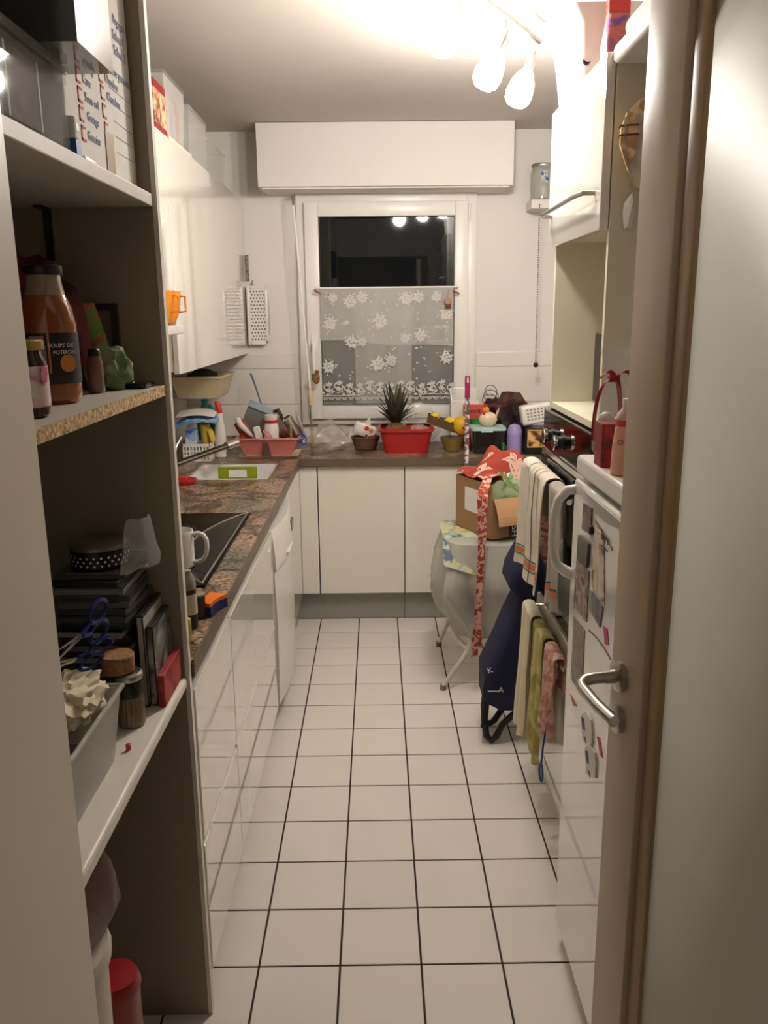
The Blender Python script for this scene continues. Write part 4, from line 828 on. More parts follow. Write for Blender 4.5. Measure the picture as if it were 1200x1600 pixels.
# ================================================================== window dressing
YC = 4.545
def lace():
    t = thing('lace_curtain', 'white lace half curtain with roses across the lower window', 'curtain', (.05, YC, 1.07))
    zc = lambda v: P(600, 280+v*.26667, Y=YC).z
    xc = lambda u, v: P(440+u*.26667, 280+v*.26667, Y=YC).x
    ztop = zc(638)
    net = mat('lace_net', (222, 220, 216), .9, alpha=.27); net2 = mat('lace_net_second_layer', (222, 220, 216), .9, alpha=.36)
    net3 = mat('lace_net_valance', (224, 222, 218), .9, alpha=.44)
    thread = mat('lace_thread', (232, 230, 226), .9, alpha=.66)
    wav = lambda x, z: YC + .004*math.sin(x*38) + .002*math.sin(x*90+z*8)
    def sheet_(x0, x1, z0f, off, m, nm, n=24):
        part(nm, B().sheet(lambda u, v: (x0+(x1-x0)*u, wav(x0+(x1-x0)*u, 0)+off, ztop+(z0f(u)-ztop)*v), n, 10), m, t)
    xa, xb = xc(235, 900), xc(1003, 900)
    sheet_(xa, xb, lambda u: zc(1320)+.004*math.sin(u*60), 0, net, 'net')
    sheet_(xc(430, 900), xc(762, 900), lambda u: zc(1312), -.004, net2, 'net_fold')
    sheet_(xa-.004, xb+.002, lambda u: zc(942)+(zc(985)-zc(942))*u+.006*math.sin(u*9), -.008, net3, 'valance')
    th = B()
    def lens(cx, cz, a, l, w_):
        y = wav(cx, cz)-.0125; dx, dz = math.cos(a), math.sin(a); pts = []
        for k in range(9):
            s = k/8; wd = w_*math.sin(PI*s); pts.append((cx+dx*l*s-dz*wd, cz+dz*l*s+dx*wd))
        for k in range(7, 0, -1):
            s = k/8; wd = w_*math.sin(PI*s); pts.append((cx+dx*l*s+dz*wd, cz+dz*l*s-dx*wd))
        th.prism(pts, y, y+.0006, 'y')
    def ring(cx, cz, r, w_, n=16, a0=0, a1=2*PI):
        y = wav(cx, cz)-.0130
        ins = [(cx+(r-w_)*math.cos(a0+(a1-a0)*k/n), cz+(r-w_)*math.sin(a0+(a1-a0)*k/n)) for k in range(n+1)]
        out = [(cx+r*math.cos(a0+(a1-a0)*k/n), cz+r*math.sin(a0+(a1-a0)*k/n)) for k in range(n+1)]
        for k in range(n):
            vs = [th.bm.verts.new((p[0], y, p[1])) for p in (ins[k], ins[k+1], out[k+1], out[k])]; th.bm.faces.new(vs)
    def disc(cx, cz, r, k=0):
        y = wav(cx, cz)-.0118-.0002*k
        th.bm.faces.new([th.bm.verts.new((cx+r*math.cos(2*PI*i/12), y, cz+r*.9*math.sin(2*PI*i/12))) for i in range(12)])
    def rose(u, v, s=1.0):
        cx, cz = xc(u, v), zc(v); r = .026*s
        j0 = rnd.uniform(0, 6)
        for k in range(6):
            a = k*1.047+j0; disc(cx+r*.68*math.cos(a), cz+r*.68*math.sin(a), r*.33, k)
        disc(cx+.1*r, cz, r*.30, 3)
        for k in range(4):
            a = j0+k*1.6+rnd.uniform(-.4, .4); q = r*(1.25+.5*rnd.random()); disc(cx+q*math.cos(a), cz+q*math.sin(a), r*.16, 4)
            lens(cx+r*1.0*math.cos(a+.5), cz+r*1.0*math.sin(a+.5), a+1.2, r*.7, r*.15)
        ring(cx, cz, r*.30, r*.12); ring(cx, cz, r*.72, r*.20, 14, .4, 4.9); ring(cx+.002, cz-.002, r*1.05, r*.24, 16, 2.4, 6.9)
        for k in range(3): ring(cx+.5*r*math.cos(k*2.1+.5), cz+.5*r*math.sin(k*2.1+.5), r*.42, r*.14, 8, k, k+3.4)
        for a in [j0+q_ for q_ in (.2, .8, 1.9, 2.5, 3.3, 4.4, 5.3)]: lens(cx+r*.75*math.cos(a), cz+r*.75*math.sin(a), a+rnd.uniform(-.3, .3), r*.62, r*.20)
    for u, v, s in ((300, 690, .7), (400, 715, 1), (470, 690, .9), (730, 700, 1), (800, 690, .9), (905, 690, .8), (285, 840, 1), (575, 830, 1.15), (965, 790, 1), (410, 950, 1), (470, 950, .7), (720, 930, .8), (815, 915, 1), (275, 1095, 1), (565, 1080, 1.1), (640, 1060, .95), (965, 1045, 1)): rose(u, v, s)
    for k in range(13):                                    # scrolled border above the hem
        u = 262+60*k; v = 1215-10*math.sin(k*1.9)
        disc(xc(u+10, v+12), zc(v+18), .012, 1); disc(xc(u-18, v+30), zc(v+34), .008, 2); ring(xc(u, v), zc(v), .015, .007, 12, k, k+5); ring(xc(u+28, v+6), zc(v+8), .012, .006, 12, k+2, k+6.5); ring(xc(u+28, v+30), zc(v+30), .010, .005)
        for a in (1.0, 1.7, 2.5): lens(xc(u+20, v-5), zc(v-5), a, .026, .007)
        lens(xc(u, v+30), zc(v+42), .2*math.sin(k), .018, .004)
    for k in range(20):                                    # looped hem
        u = 256+38*k; v = 1272
        ring(xc(u, v), zc(v), .0165, .0045, 12, PI, 2*PI); ring(xc(u, v), zc(v), .0085, .004, 8, PI, 2*PI)
    for k in range(60):                                    # scattered sprigs
        u, v = 250+740*rnd.random(), 660+520*rnd.random(); a_ = rnd.random()*6.28
        lens(xc(u, v), zc(v), a_, .012, .0028); lens(xc(u, v), zc(v), a_+1.1, .010, .0025)
    for k in range(6):
        ring(xc(300+18*k, 905), zc(925), .006, .002, 8, PI, 2*PI); ring(xc(870+20*k, 930), zc(945), .006, .002, 8, PI, 2*PI)
        ring(xc(380, 840)+.005*k*math.cos(k), zc(840)+.006*math.sin(k*1.3), .008, .003); ring(xc(900+14*k, 870), zc(868)+.004*math.sin(k*2), .008, .003)
    part('lace_motifs', th, thread, t, smooth=False, kind='stuff')
    part('hem', B().box(xa, xc(430, 900), wav(xa, 0)-.014, wav(xa, 0)-.0125, zc(1266), zc(1262)).box(xc(765, 900), xb, wav(xb, 0)-.014, wav(xb, 0)-.0125, zc(1262), zc(1257)), thread, t, smooth=False, kind='stuff')
    r = thing('curtain_rod', 'thin white curtain rod across the window sash', 'rod', (.05, YC, ztop))
    part('rod', B().tube([(xc(205, 638), YC+.004, ztop+.003), (xc(1030, 638), YC+.004, ztop+.003)], .005, 8), M_PVC, r)
    for u in (205, 1030):
        part('end_cap', B().ball((xc(u, 638), YC+.004, ztop+.003), .008), M_PVC, r)
        part('holder', B().box(xc(u, 638)-.004, xc(u, 638)+.004, YC+.009, YB-.0555, ztop-.003, ztop+.009), M_PVC, r, smooth=False)
    M_PEG = mat('reddish_wood', (140, 66, 44), .6)
    for u, v, lb in ((210, 672, 'reddish wooden peg clipped to the left end of the curtain rod'), (1020, 682, 'reddish wooden peg clipped to the right end of the curtain rod')):
        c = Vector((xc(u, v), YC-.012, zc(v)+.012))
        e = thing('wooden_peg', lb, 'peg', c, 'pegs on the curtain rod')
        Mx = Matrix.Translation(c) @ Matrix.Rotation(.5 if u < 500 else .35, 4, 'Y')
        part('peg_half', B().box(-.020, .020, -.004, 0, -.004, .001, .001, Mx), M_PEG, e); part('peg_half', B().box(-.020, .020, -.004, 0, .0013, .006, .001, Mx), M_PEG, e)
    c = Vector((xc(972, 720), YC-.022, zc(735)))
    o = thing('bird_ornament', 'round felt bird ornament hanging at the curtain top right', 'ornament', c)
    part('body', B().ball(c+Vector((0, 0, .012)), (.019, .010, .020)), mat('beige_felt', (170, 140, 110), .9), o)
    part('belly', B().ball(c+Vector((.002, -.004, -.012)), (.016, .010, .012), nz=.2), mat('rust_felt', (132, 56, 36), .9), o)
    part('thread', B().tube([c+Vector((0, 0, .03)), c+Vector((.004, .022, zc(638)-c.z))], .001, 5), M_PEG, o)
    c = Vector((xc(208, 1150), 4.49, zc(1160)))
    o = thing('owl_ornament', 'small brown striped owl ornament hanging from the window handle', 'ornament', c)
    part('body', B().ball(c, (.019, .013, .030), sub=3), ramp_mat('striped_brown', [(.4, (92, 70, 40)), (.5, (170, 110, 50)), (.6, (64, 44, 28))], 60), o)
    part('wing', B().ball(c+Vector((-.016, -.002, .008)), (.010, .008, .022)), mat('olive_felt', (112, 92, 54), .9), o)
    part('head', B().ball(c+Vector((.004, 0, .034)), (.012, .010, .012)), mat('olive_felt'), o)
    part('cord', B().tube([c+Vector((0, 0, .04)), Vector((-.335, 4.515, 1.272))], .0012, 5), M_PEG, o)
lace()

# ================================================================== on the back worktop
bg = solo('plastic_bag', B().ball((-.252, 4.37, ZW+.066), (.096, .075, .078), sub=4, nz=.55, nf=2.2, seed=4, floor=ZW), film('cloudy_film', (196, 186, 172), .34, .10), 'crumpled clear plastic bag left of the small brown basket', 'bag', smooth=False)
bsk = thing('brown_basket', 'small brown woven basket between the plastic bag and red basin', 'basket', (-.045, 4.36, ZW))
part('bowl', B().lathe([(.045, 0), (.052, .004), (.068, .062), (.064, .062), (.048, .008), (.0001, .006)], (-.064, 4.37, ZW), 30, sx=1.1, cap=False, amp=.012, k=15), mat('brown_wicker', (110, 78, 58), .6, bump=.6, bscale=160), bsk)
part('rim', B().tube([(-.064+.073*math.cos(a), 4.37+.067*math.sin(a), ZW+.063) for a in [i*PI/12 for i in range(25)]], .005, 6), mat('brown_wicker'), bsk)
fpk = thing('tissue_pack', 'white tissue pack with red and orange flowers in the brown basket', 'pack', (-.045, 4.35, ZW+.05))
Mt = tilt((-.066, 4.355, ZW+.098), .25, .35, .2)
part('pack', B().box(-.062, .055, -.022, .022, -.030, .035, .012, Mt).prism([(-.015, .03), (.022, .03), (-.004, .085)], -.006, .006, 'y', Mt), M_PAPER, fpk)
for (x, z, r_, c_) in ((.0, .022, .013, (206, 54, 48)), (.026, .016, .012, (232, 130, 60)), (.046, -.015, .013, (190, 50, 56)), (.012, -.016, .007, (70, 40, 40)), (.03, -.022, .008, (140, 40, 40))):
    part('flower_print', B().lathe([(.0001, 0), (r_, .0004)], (0, 0, 0), 12, Mt @ frame((x, -.0226, z), (1, 0, 0), (0, 0, 1))), mat('flower_%d' % c_[0], c_, .7), fpk)
rbs = thing('red_basin', 'red plastic basin holding the pineapple on the back worktop', 'basin', (.148, 4.30, ZW))
M_RB = mat('bright_red_plastic', (176, 40, 36), .35)
def rr(x0, x1, y0, y1, r, z, n=5):
    out = []
    for (cx, cy, a0) in ((x1-r, y1-r, 0), (x0+r, y1-r, PI/2), (x0+r, y0+r, PI), (x1-r, y0+r, 1.5*PI)):
        out += [(cx+r*math.cos(a0+PI/2*k/n), cy+r*math.sin(a0+PI/2*k/n), z) for k in range(n+1)]
    return out
part('tub', B().loft([rr(.036, .258, 4.205, 4.395, .03, ZW), rr(.014, .280, 4.178, 4.422, .04, ZW+.110), rr(.018, .276, 4.182, 4.418, .04, ZW+.110), rr(.040, .254, 4.209, 4.391, .03, ZW+.005)]), M_RB, rbs)
part('rim', B().loft([rr(.014, .280, 4.178, 4.422, .04, ZW+.1105), rr(.003, .291, 4.167, 4.433, .05, ZW+.113), rr(.003, .291, 4.167, 4.433, .05, ZW+.124), rr(.018, .276, 4.182, 4.418, .04, ZW+.126)], cap=False), M_RB, rbs)
pn = thing('pineapple', 'pineapple with a tall dark green crown standing in the red basin', 'pineapple', (.095, 4.30, ZW+.006))
cx_, cy_ = .095, 4.30
part('fruit', B().lathe([(.03, .0065), (.048, .03), (.055, .08), (.048, .125), (.03, .145), (.012, .15)], (cx_, cy_, ZW), 24, amp=.05, k=10), speckle('pineapple_skin', (150, 100, 44), (92, 60, 30), 55, .7), pn)
M_LEAF = mat('pineapple_leaf', (72, 66, 50), .7, var=.25, scale=30); M_LEAF2 = mat('pineapple_leaf_pale', (88, 92, 60), .55)
for k in range(34):
    lv = k/34; a = k*2.399; L_ = .085+.085*lv+rnd.uniform(-.01, .01); spread = (1-lv)**.8
    b0 = Vector((cx_, cy_, ZW+.145+.05*lv)); d = Vector((math.cos(a), math.sin(a), 0)); side = Vector((-math.sin(a), math.cos(a), 0))
    def pos(s, w_): return b0 + d*(.010+spread*(.095*s-.01*s*s) + .024*s) + Vector((0, 0, L_*s*(1-.35*spread*s))) + side*w_*(.019*(1-s)**.55+.0005)
    part('leaf', B().sheet(lambda u, v: pos(v, 2*u-1)+d*(.004*(2*u-1)**2), 2, 5), M_LEAF if k % 4 else M_LEAF2, pn)
solo('clear_punnet', B().ball((.215, 4.27, ZW+.085), (.048, .06, .062), sub=3, nz=.4, nf=3, seed=9), M_FILM, 'crumpled clear film beside the pineapple in the red basin', 'film', smooth=False)
solo('brown_tag', B().box(.085, .150, 4.232, 4.236, ZW+.060, ZW+.150, .001), speckle('kraft_tag', (140, 96, 52), (104, 70, 40), 40), 'brown cardboard tag in front of the pineapple', 'tag', smooth=False)
solo('clear_bag_behind', B().ball((.20, 4.50, ZW+.105), (.14, .055, .105), sub=3, nz=.4, nf=2.5, seed=12, floor=ZW), M_FILM, 'clear plastic bag behind the red basin by the window', 'bag', smooth=False).name = 'clear_plastic_bag'
gb = solo('glass_bowl', B().lathe([(.035, 0), (.042, .004), (.066, .075), (.063, .075), (.039, .008), (.0001, .006)], (.387, 4.255, ZW), 28, cap=False), film('amber_glass', (150, 122, 60), .62, .08), 'low amber-tinted glass bowl under the fruit', 'bowl')
ft = thing('fruit_tray', 'long brown card tray tilted on the glass bowl', 'tray', (.34, 4.28, ZW+.08))
Mf = tilt((.345, 4.285, ZW+.140), 0, .36, -.1)
part('tray', B().loft([[Mf @ Vector(p) for p in rr(-.088, .070, -.035, .035, .02, -.022)], [Mf @ Vector(p) for p in rr(-.095, .080, -.042, .042, .025, .022)], [Mf @ Vector(p) for p in rr(-.092, .077, -.039, .039, .025, .022)], [Mf @ Vector(p) for p in rr(-.085, .067, -.032, .032, .02, -.018)]]), mat('brown_card', (98, 72, 44), .7), ft)
def fruit(name, lb, c, r, m, cat, gp=None, tip=None):
    t = thing(name, lb, cat, (c[0], c[1], c[2]-r[2]), gp)
    part('flesh', B().ball(c, r, sub=3, nz=.05), m, t)
    part('tip', B().lathe([(.006, 0), (.004, .004), (.0001, .005)], (0, 0, 0), 8, tilt((c[0]+r[0]*.2, c[1]-r[1]*.96, c[2]-r[2]*.1), PI/2, 0, 0)), mat('dark_stem', (60, 44, 24), .8), t)
M_LEM = mat('lemon_skin', (222, 190, 40), .45, bump=.2, bscale=200)
fruit('lemon', 'yellow lemon at the high left end of the card tray', Mf @ Vector((-.058, 0, .018)), (.026, .022, .022), M_LEM, 'lemon', 'fruit in the card tray')
fruit('lemon', 'yellow lemon at the low right end of the card tray', Mf @ Vector((.028, -.004, .022)), (.034, .028, .026), M_LEM, 'lemon', 'fruit in the card tray')
fruit('mango', 'large yellow and orange fruit resting on the glass bowl', Vector((.431, 4.252, ZW+.132)), (.042, .040, .052), speckle('yellow_orange_skin', (222, 180, 30), (226, 150, 40), 8, .4), 'fruit')
# patterned pole standing at the worktop edge
pp = thing('floral_pole', 'flower-patterned broom handle with magenta tip in front of the worktop', 'pole', (.437, 4.035, 0))
part('stick', B().lathe([(.010, 0), (.0115, .005), (.0115, 1.16)], (.437, 4.035, 0), 16), ramp_mat('floral_print', [(.42, (226, 220, 212)), (.47, (200, 180, 180)), (.53, (150, 60, 110)), (.60, (70, 100, 60))], 48), pp)
part('tip', B().lathe([(.0122, 1.1602), (.0125, 1.165), (.0125, 1.262), (.011, 1.266), (.0001, 1.267)], (.437, 4.035, 0), 16), mat('magenta_plastic', (150, 24, 84), .3), pp)
part('hang_hole', B().box(.4335, .4405, 4.0215, 4.0224, 1.235, 1.258), M_PAPER, pp, smooth=False)
# clutter in the right corner
wbx = thing('white_letter_rack', 'white open plastic rack against the window frame', 'rack', (.47, 4.52, ZW))
part('back_plate', B().box(.395, .545, YB-.066, YB-.0575, ZW, 1.165, .002), M_WHITE, wbx)
part('side_plate', B().prism([(4.44, ZW), (4.5535, ZW), (4.5535, 1.165), (4.44, 1.105)], .395, .402, 'x'), M_WHITE, wbx, smooth=False)
part('front_lip', B().box(.4022, .545, 4.44, 4.448, ZW, 1.105, .002), M_WHITE, wbx)
rbx = thing('red_carton', 'red carton with dark lettering beside the green cup', 'carton', (.51, 4.41, ZW))
part('carton', B().box(.458, .568, 4.395, 4.425, ZW, 1.088, .002), mat('salmon_red_carton', (196, 78, 68), .5), rbx)
part('lettering', B().text('alcatt.', .038, frame((.513, 4.3943, 1.055), (1, 0, 0), (0, 0, 1))), mat('dark_ink', (44, 30, 34), .7), rbx, smooth=False)
solo('green_cup', B().lathe([(.024, 0), (.028, .004), (.034, .155), (.032, .155), (.026, .006), (.0001, .005)], (.520, 4.345, ZW), 24, cap=False), mat('bright_green_plastic', (30, 130, 40), .35), 'bright green cup behind the ceramic hen', 'cup')
bt = thing('black_tub', 'black tub with pale blue lid on the back worktop', 'tub', (.545, 4.24, ZW))
part('tub_body', B().loft([rr(.486, .636, 4.16, 4.30, .02, ZW), rr(.478, .646, 4.15, 4.31, .02, ZW+.118)]), mat('smoky_black_plastic', (34, 32, 32), .15, coat=.4), bt)
part('lid', B().loft([rr(.474, .650, 4.145, 4.315, .02, ZW+.1185), rr(.474, .650, 4.145, 4.315, .02, ZW+.131)]), mat('pale_blue_plastic', (176, 206, 206), .35), bt)
part('latch', B().box(.52, .58, 4.138, 4.1445, ZW+.112, ZW+.130, .002), mat('pale_blue_plastic'), bt)
hn = thing('ceramic_hen', 'cream ceramic hen with orange comb on the pale blue lid', 'figurine', (.565, 4.22, ZW+.1315))
c = Vector((.566, 4.23, ZW+.1315))
part('body', B().loft([[(c.x+sx_*math.cos(a), c.y+.75*sx_*math.sin(a), c.z+z) for a in [i*PI/10 for i in range(20)]] for z, sx_ in ((.0005, .022), (.012, .040), (.035, .048), (.055, .042), (.068, .028), (.074, .010))]), mat('cream_ceramic', (218, 196, 160), .2, coat=.4), hn)
part('head', B().ball(c+Vector((-.012, -.004, .084)), (.018, .016, .018)), mat('orange_glaze', (214, 140, 50), .25), hn)
part('comb', B().ball(c+Vector((-.014, -.004, .104)), (.010, .004, .010)), mat('red_glaze', (180, 36, 30), .25), hn)
part('wattle', B().ball(c+Vector((-.024, -.016, .068)), (.007, .006, .012)), mat('red_glaze'), hn)
part('tail', B().loft([[c+Vector((.036+.020*s+.006*math.cos(a)*k, .018*math.cos(a)*k, .045+.040*s+.020*math.sin(a)*k)) for a in [i*PI/6 for i in range(12)]] for s, k in ((0, .6), (.5, .9), (1, .7))]), mat('cream_ceramic'), hn)
pb = thing('lilac_bottle', 'lilac plastic bottle behind the red apron', 'bottle', (.70, 4.20, ZW))
part('bottle_body', B().lathe([(.034, 0), (.038, .004), (.038, .085), (.036, .092)], (.695, 4.18, ZW), 24), mat('lilac_plastic', (150, 136, 190), .4), pb)
part('cap', B().lathe([(.0385, .0925), (.0385, .112), (.028, .140), (.0001, .150)], (.695, 4.18, ZW), 24), mat('lilac_cap', (160, 146, 200), .4), pb)
solo('dark_bag', B().ball((.70, 4.46, ZW+.135), (.135, .09, .135), sub=3, nz=.35, nf=3, seed=6, floor=ZW), speckle('black_red_film', (34, 28, 28), (70, 26, 28), 9, .25), 'dark glossy shopping bag heaped in the right corner', 'bag', smooth=False)
solo('green_stopper', B().lathe([(.005, 0), (.006, .05), (.009, .052), (.009, .062), (.0001, .063)], (.630, 4.125, ZW), 12), mat('bright_green_plastic'), 'slim green bottle stopper beside the black tub', 'stopper')
pbx = thing('photo_carton', 'black carton with framed food photo under the white basket', 'carton', (.78, 4.18, ZW))
part('carton', B().box(.742, .90, 4.13, 4.28, ZW, ZW+.130, .002), M_BLACK, pbx)
part('print_border', B().box(.752, .85, 4.1292, 4.1298, ZW+.035, ZW+.125), mat('gold_border', (206, 176, 104), .4), pbx, smooth=False)
part('print', B().box(.758, .845, 4.1285, 4.1291, ZW+.041, ZW+.119), ramp_mat('food_print', [(.4, (40, 28, 22)), (.5, (150, 96, 50)), (.6, (222, 186, 120))], 22, .4), pbx, smooth=False)
wb_ = thing('white_basket', 'white perforated plastic basket lying on its side in the corner', 'basket', (.79, 4.19, ZW+.135))
Mw = tilt((.795, 4.195, ZW+.198), 0, -.16, 0)
part('shell', B().box(-.070, .085, -.045, .045, -.048, .048, .012, Mw, 3), M_WHITE, wb_)
sl = B()
for i in range(7):
    for j in range(4): sl.box(-.045+.018*i, -.035+.018*i, -.0458, -.0452, -.026+.016*j, -.017+.016*j, 0, Mw)
part('slots', sl, mat('slot_grey', (150, 146, 142), .8), wb_, smooth=False, kind='stuff')
cl = solo('wire_coil', B().tube([(.60+.045*math.cos(t)*(1-.02*t), 4.40+.02*math.sin(t*.7), 1.10+.035*math.sin(t)+.004*t) for t in [i*.3 for i in range(60)]], .0022, 5), mat('grey_wire', (70, 68, 68), .4), 'thin loop of dark wire on top of the dark bag', 'wire')
# corner shelf with glass jar and bead chain
cs = thing('corner_shelf', 'small white glass-jar shelf on the right of the back wall', 'shelf', (.86, 4.56, 2.08))
part('board', B().box(.795, 1.0, 4.46, YB-.001, 2.075, 2.120, .003), M_WALL, cs)
gj = thing('glass_jar', 'big clear glass preserving jar on the corner shelf', 'jar', (.86, 4.53, 2.1205))
c = (.865, 4.535, 2.1205)
part('glass_body', B().lathe([(.055, 0), (.064, .006), (.066, .13), (.058, .155), (.058, .175), (.055, .175), (.055, .155), (.062, .128), (.060, .010), (.0001, .008)], c, 32, cap=False), film('jar_glass', (206, 206, 196), .32, .05), gj)
part('rim', B().lathe([(.060, .160), (.062, .165), (.062, .172), (.060, .176)], c, 32, cap=False), M_STEEL, gj)
part('label', B().box(c[0]-.022, c[0]+.016, c[1]-.0655, c[1]-.0645, c[2]+.085, c[2]+.135), speckle('blue_label', (60, 90, 140), (200, 204, 206), 60), gj, smooth=False)
bc = thing('bead_chain', 'metal ball chain with dark end knob hanging beside the window', 'chain', (.835, 4.57, 1.29))
top = Vector((.836, 4.452, 2.09)); bot = Vector((.842, 4.452, 1.30))
part('cord', B().tube([top, bot], .0018, 5), M_STEEL, bc)
bd = B()
for k in range(66):
    p = top.lerp(bot, k/65); bd.ball(p, .0042, sub=1)
part('beads', bd, mat('dull_beads', (120, 112, 106), .35, .6), bc, kind='stuff')
part('end_knob', B().ball((.843, 4.452, 1.290), .014), M_BLACK, bc)
part('hook', B().tube([top, (.836, 4.459, 2.096)], .003, 6), M_STEEL, bc)

# ================================================================== on and around the fridge
def sticker(name, label, cat, quad, m, th=.0012, sub=None, group='magnets and papers on the fridge door', kind=None):
    pts = [(P(x, y, X=FXF-.0006).y, P(x, y, X=FXF-.0006).z) for x, y in quad]
    o = solo(name, B().prism(pts, FXF-.0006-th, FXF-.0004, 'x'), m, label, cat, group, smooth=False)
    return o
M_BROWNP = ramp_mat('brown_photo', [(.4, (70, 56, 48)), (.55, (120, 100, 84)), (.65, (170, 150, 132))], 30, .3)
sticker('photo_magnet', 'small brown photo magnet highest on the fridge door', 'magnet', [(913, 786), (926, 794), (924, 836), (911, 826)], M_BROWNP, .003)
sticker('dark_magnet', 'dark grey square magnet below the brown photo', 'magnet', [(907, 836), (923, 850), (920, 887), (905, 872)], mat('slate_magnet', (74, 72, 68), .35), .006)
sticker('printed_sheet', 'pinkish printed sheet below the dark square magnet', 'sheet', [(902, 873), (921, 893), (917, 972), (897, 948)], ramp_mat('pink_grey_print', [(.42, (150, 128, 124)), (.5, (190, 172, 166)), (.58, (112, 96, 96))], 26), .002)
sticker('bookmark_card', 'tall pale card with a drawn figure hanging from a black magnet', 'card', [(928, 822), (944, 838), (945, 945), (925, 915)], ramp_mat('figure_card', [(.45, (222, 212, 196)), (.54, (196, 180, 150)), (.62, (130, 110, 86))], 22), .0015)
solo('round_magnet', B().lathe([(.010, .0024), (.010, .008), (.007, .011), (.0001, .0112)], (0, 0, 0), 16, Matrix.Translation((FXF, P(928, 828, X=FXF).y, P(928, 828, X=FXF).z)) @ Matrix.Rotation(-PI/2, 4, 'Y')), M_BLACK, 'black round magnet holding the tall pale card', 'magnet', 'magnets and papers on the fridge door')
sticker('grey_photo', 'grey landscape photo card overlapping the tall card bottom', 'photo', [(925, 924), (943, 948), (938, 980), (922, 952)], ramp_mat('grey_photo_print', [(.4, (84, 84, 84)), (.6, (140, 136, 130))], 26, .4), .0022)
sticker('typed_sheet', 'long grey typed sheet lowest on the left of the fridge door', 'sheet', [(897, 963), (914, 985), (909, 1086), (892, 1060)], ramp_mat('typed_grey', [(.44, (168, 160, 150)), (.56, (150, 142, 134))], 60), .001)
sticker('pink_mark', 'pink felt-tip mark near the door handle', 'drawing', [(943, 978), (949, 982), (951, 1008), (945, 1006)], mat('pink_ink', (214, 90, 130), .8), .0008)
sticker('orange_triangle', 'small orange paper triangle below the typed sheet', 'sticker', [(891, 1084), (895, 1090), (902, 1104), (896, 1103)], mat('orange_paper', (196, 120, 96), .8), .0008)
for (px, py, lb) in ((918, 1140, 'white shield-shaped badge with blue figure, upper one by the door lock'), (924, 1192, 'white shield-shaped badge with blue figure, lower one by the door lock')):
    t = thing('badge', lb, 'badge', P(px, py, X=FXF), 'white badges on the fridge')
    q = lambda dx, dy: (P(px+dx, py+dy, X=FXF-.0006).y, P(px+dx, py+dy, X=FXF-.0006).z)
    part('plate', B().prism([q(-8, -24), q(0, -28), q(7, -16), q(9, 4), q(8, 24), q(-6, 16)], FXF-.004, FXF-.0004, 'x'), M_PAPER, t, smooth=False)
    part('figure_print', B().prism([q(-7, -20), q(-3, -18), q(-1, 2), q(-5, -2)], FXF-.0048, FXF-.0041, 'x'), mat('slate_blue_ink', (84, 104, 140), .7), t, smooth=False)
    part('foot_print', B().prism([q(-3, 10), q(0, 14), q(1, 24), q(-1, 20)], FXF-.0048, FXF-.0041, 'x'), mat('brown_ink', (110, 92, 76), .7), t, smooth=False)
sticker('pink_drawing', 'pink curved drawing beside the shield badges', 'drawing', [(933, 1150), (937, 1152), (942, 1184), (938, 1180)], mat('pink_ink'), .0008)
gl = B()
for k in range(14):
    a = P(931+1.9*k, 815+.5*k*k*.1+2.6*k, X=FXF-.0006); gl.box(FXF-.0012, FXF-.0004, a.y-.004, a.y+.003, a.z-.003, a.z+.003)
for k in range(12):
    a = P(920+3*k, 985+2.3*k+.15*k*k, X=FXF-.0006); gl.box(FXF-.0012, FXF-.0004, a.y-.004, a.y+.004, a.z-.002, a.z+.002)
part('printed_garland', gl, mat('dusty_pink_print', (176, 130, 124), .8), fr, smooth=False, kind='stuff')
ZF = 1.2525
sw = thing('sweet_bag', 'clear bag of sweets tied with a red ribbon on the fridge', 'bag', (.51, 1.78, ZF))
c = Vector((.502, 1.772, ZF))
part('bag_body', B().loft([[c+Vector((.040*k*math.cos(a)+.004*math.sin(3*a), .040*k*math.sin(a), z)) for a in [i*PI/8 for i in range(16)]] for z, k in ((.0, .7), (.02, 1), (.09, 1), (.14, .7), (.17, .25), (.20, .55), (.235, .85))], cap=False), M_FILM, sw)
for k, (dx, dy, dz, c_) in enumerate(((-.012, -.012, .03, (206, 160, 40)), (.014, -.008, .035, (40, 110, 70)), (-.004, .012, .06, (196, 40, 44)), (.010, -.010, .075, (214, 190, 120)), (-.014, -.010, .085, (210, 200, 190)))):
    part('sweet', B().ball(c+Vector((dx, dy, dz)), (.018, .017, .016), nz=.15), mat('sweet_%d' % k, c_, .35), sw)
M_RIB = mat('dark_red_ribbon', (156, 24, 38), .4)
part('ribbon_band', B().lathe([(.0125, .163), (.0135, .170), (.0125, .177)], c, 16, cap=False), M_RIB, sw)
for (p0, p1, p2) in (((-.006, -.010, .172), (-.045, -.014, .16), (-.040, -.010, .04)), ((.004, -.012, .17), (.014, -.03, .12), (.006, -.042, .02)), ((0, -.012, .172), (-.02, -.03, .20), (-.036, -.03, .172)), ((0, -.012, .172), (.02, -.03, .20), (.034, -.03, .172))):
    a, b_, d = Vector(p0), Vector(p1), Vector(p2)
    part('ribbon_tail', B().sheet(lambda u, v: c+(a*(1-v)**2+b_*2*v*(1-v)+d*v*v)+Vector((.008*(u-.5), -.004*(u-.5), .006*(u-.5))), 2, 10, .0008), M_RIB, sw)
rc = solo('red_canister', B().loft([rr(.452, .500, 1.655, 1.715, .006, ZF), rr(.452, .500, 1.655, 1.715, .006, ZF+.088)]), speckle('red_tin_print', (164, 34, 30), (110, 40, 40), 40, .35), 'red printed tin box beside the pink bottle on the fridge', 'tin', smooth=False)
pbk = thing('pink_bottle', 'translucent pink bottle with white cap at the fridge front', 'bottle', (.47, 1.58, ZF))
c = (.476, 1.578, ZF)
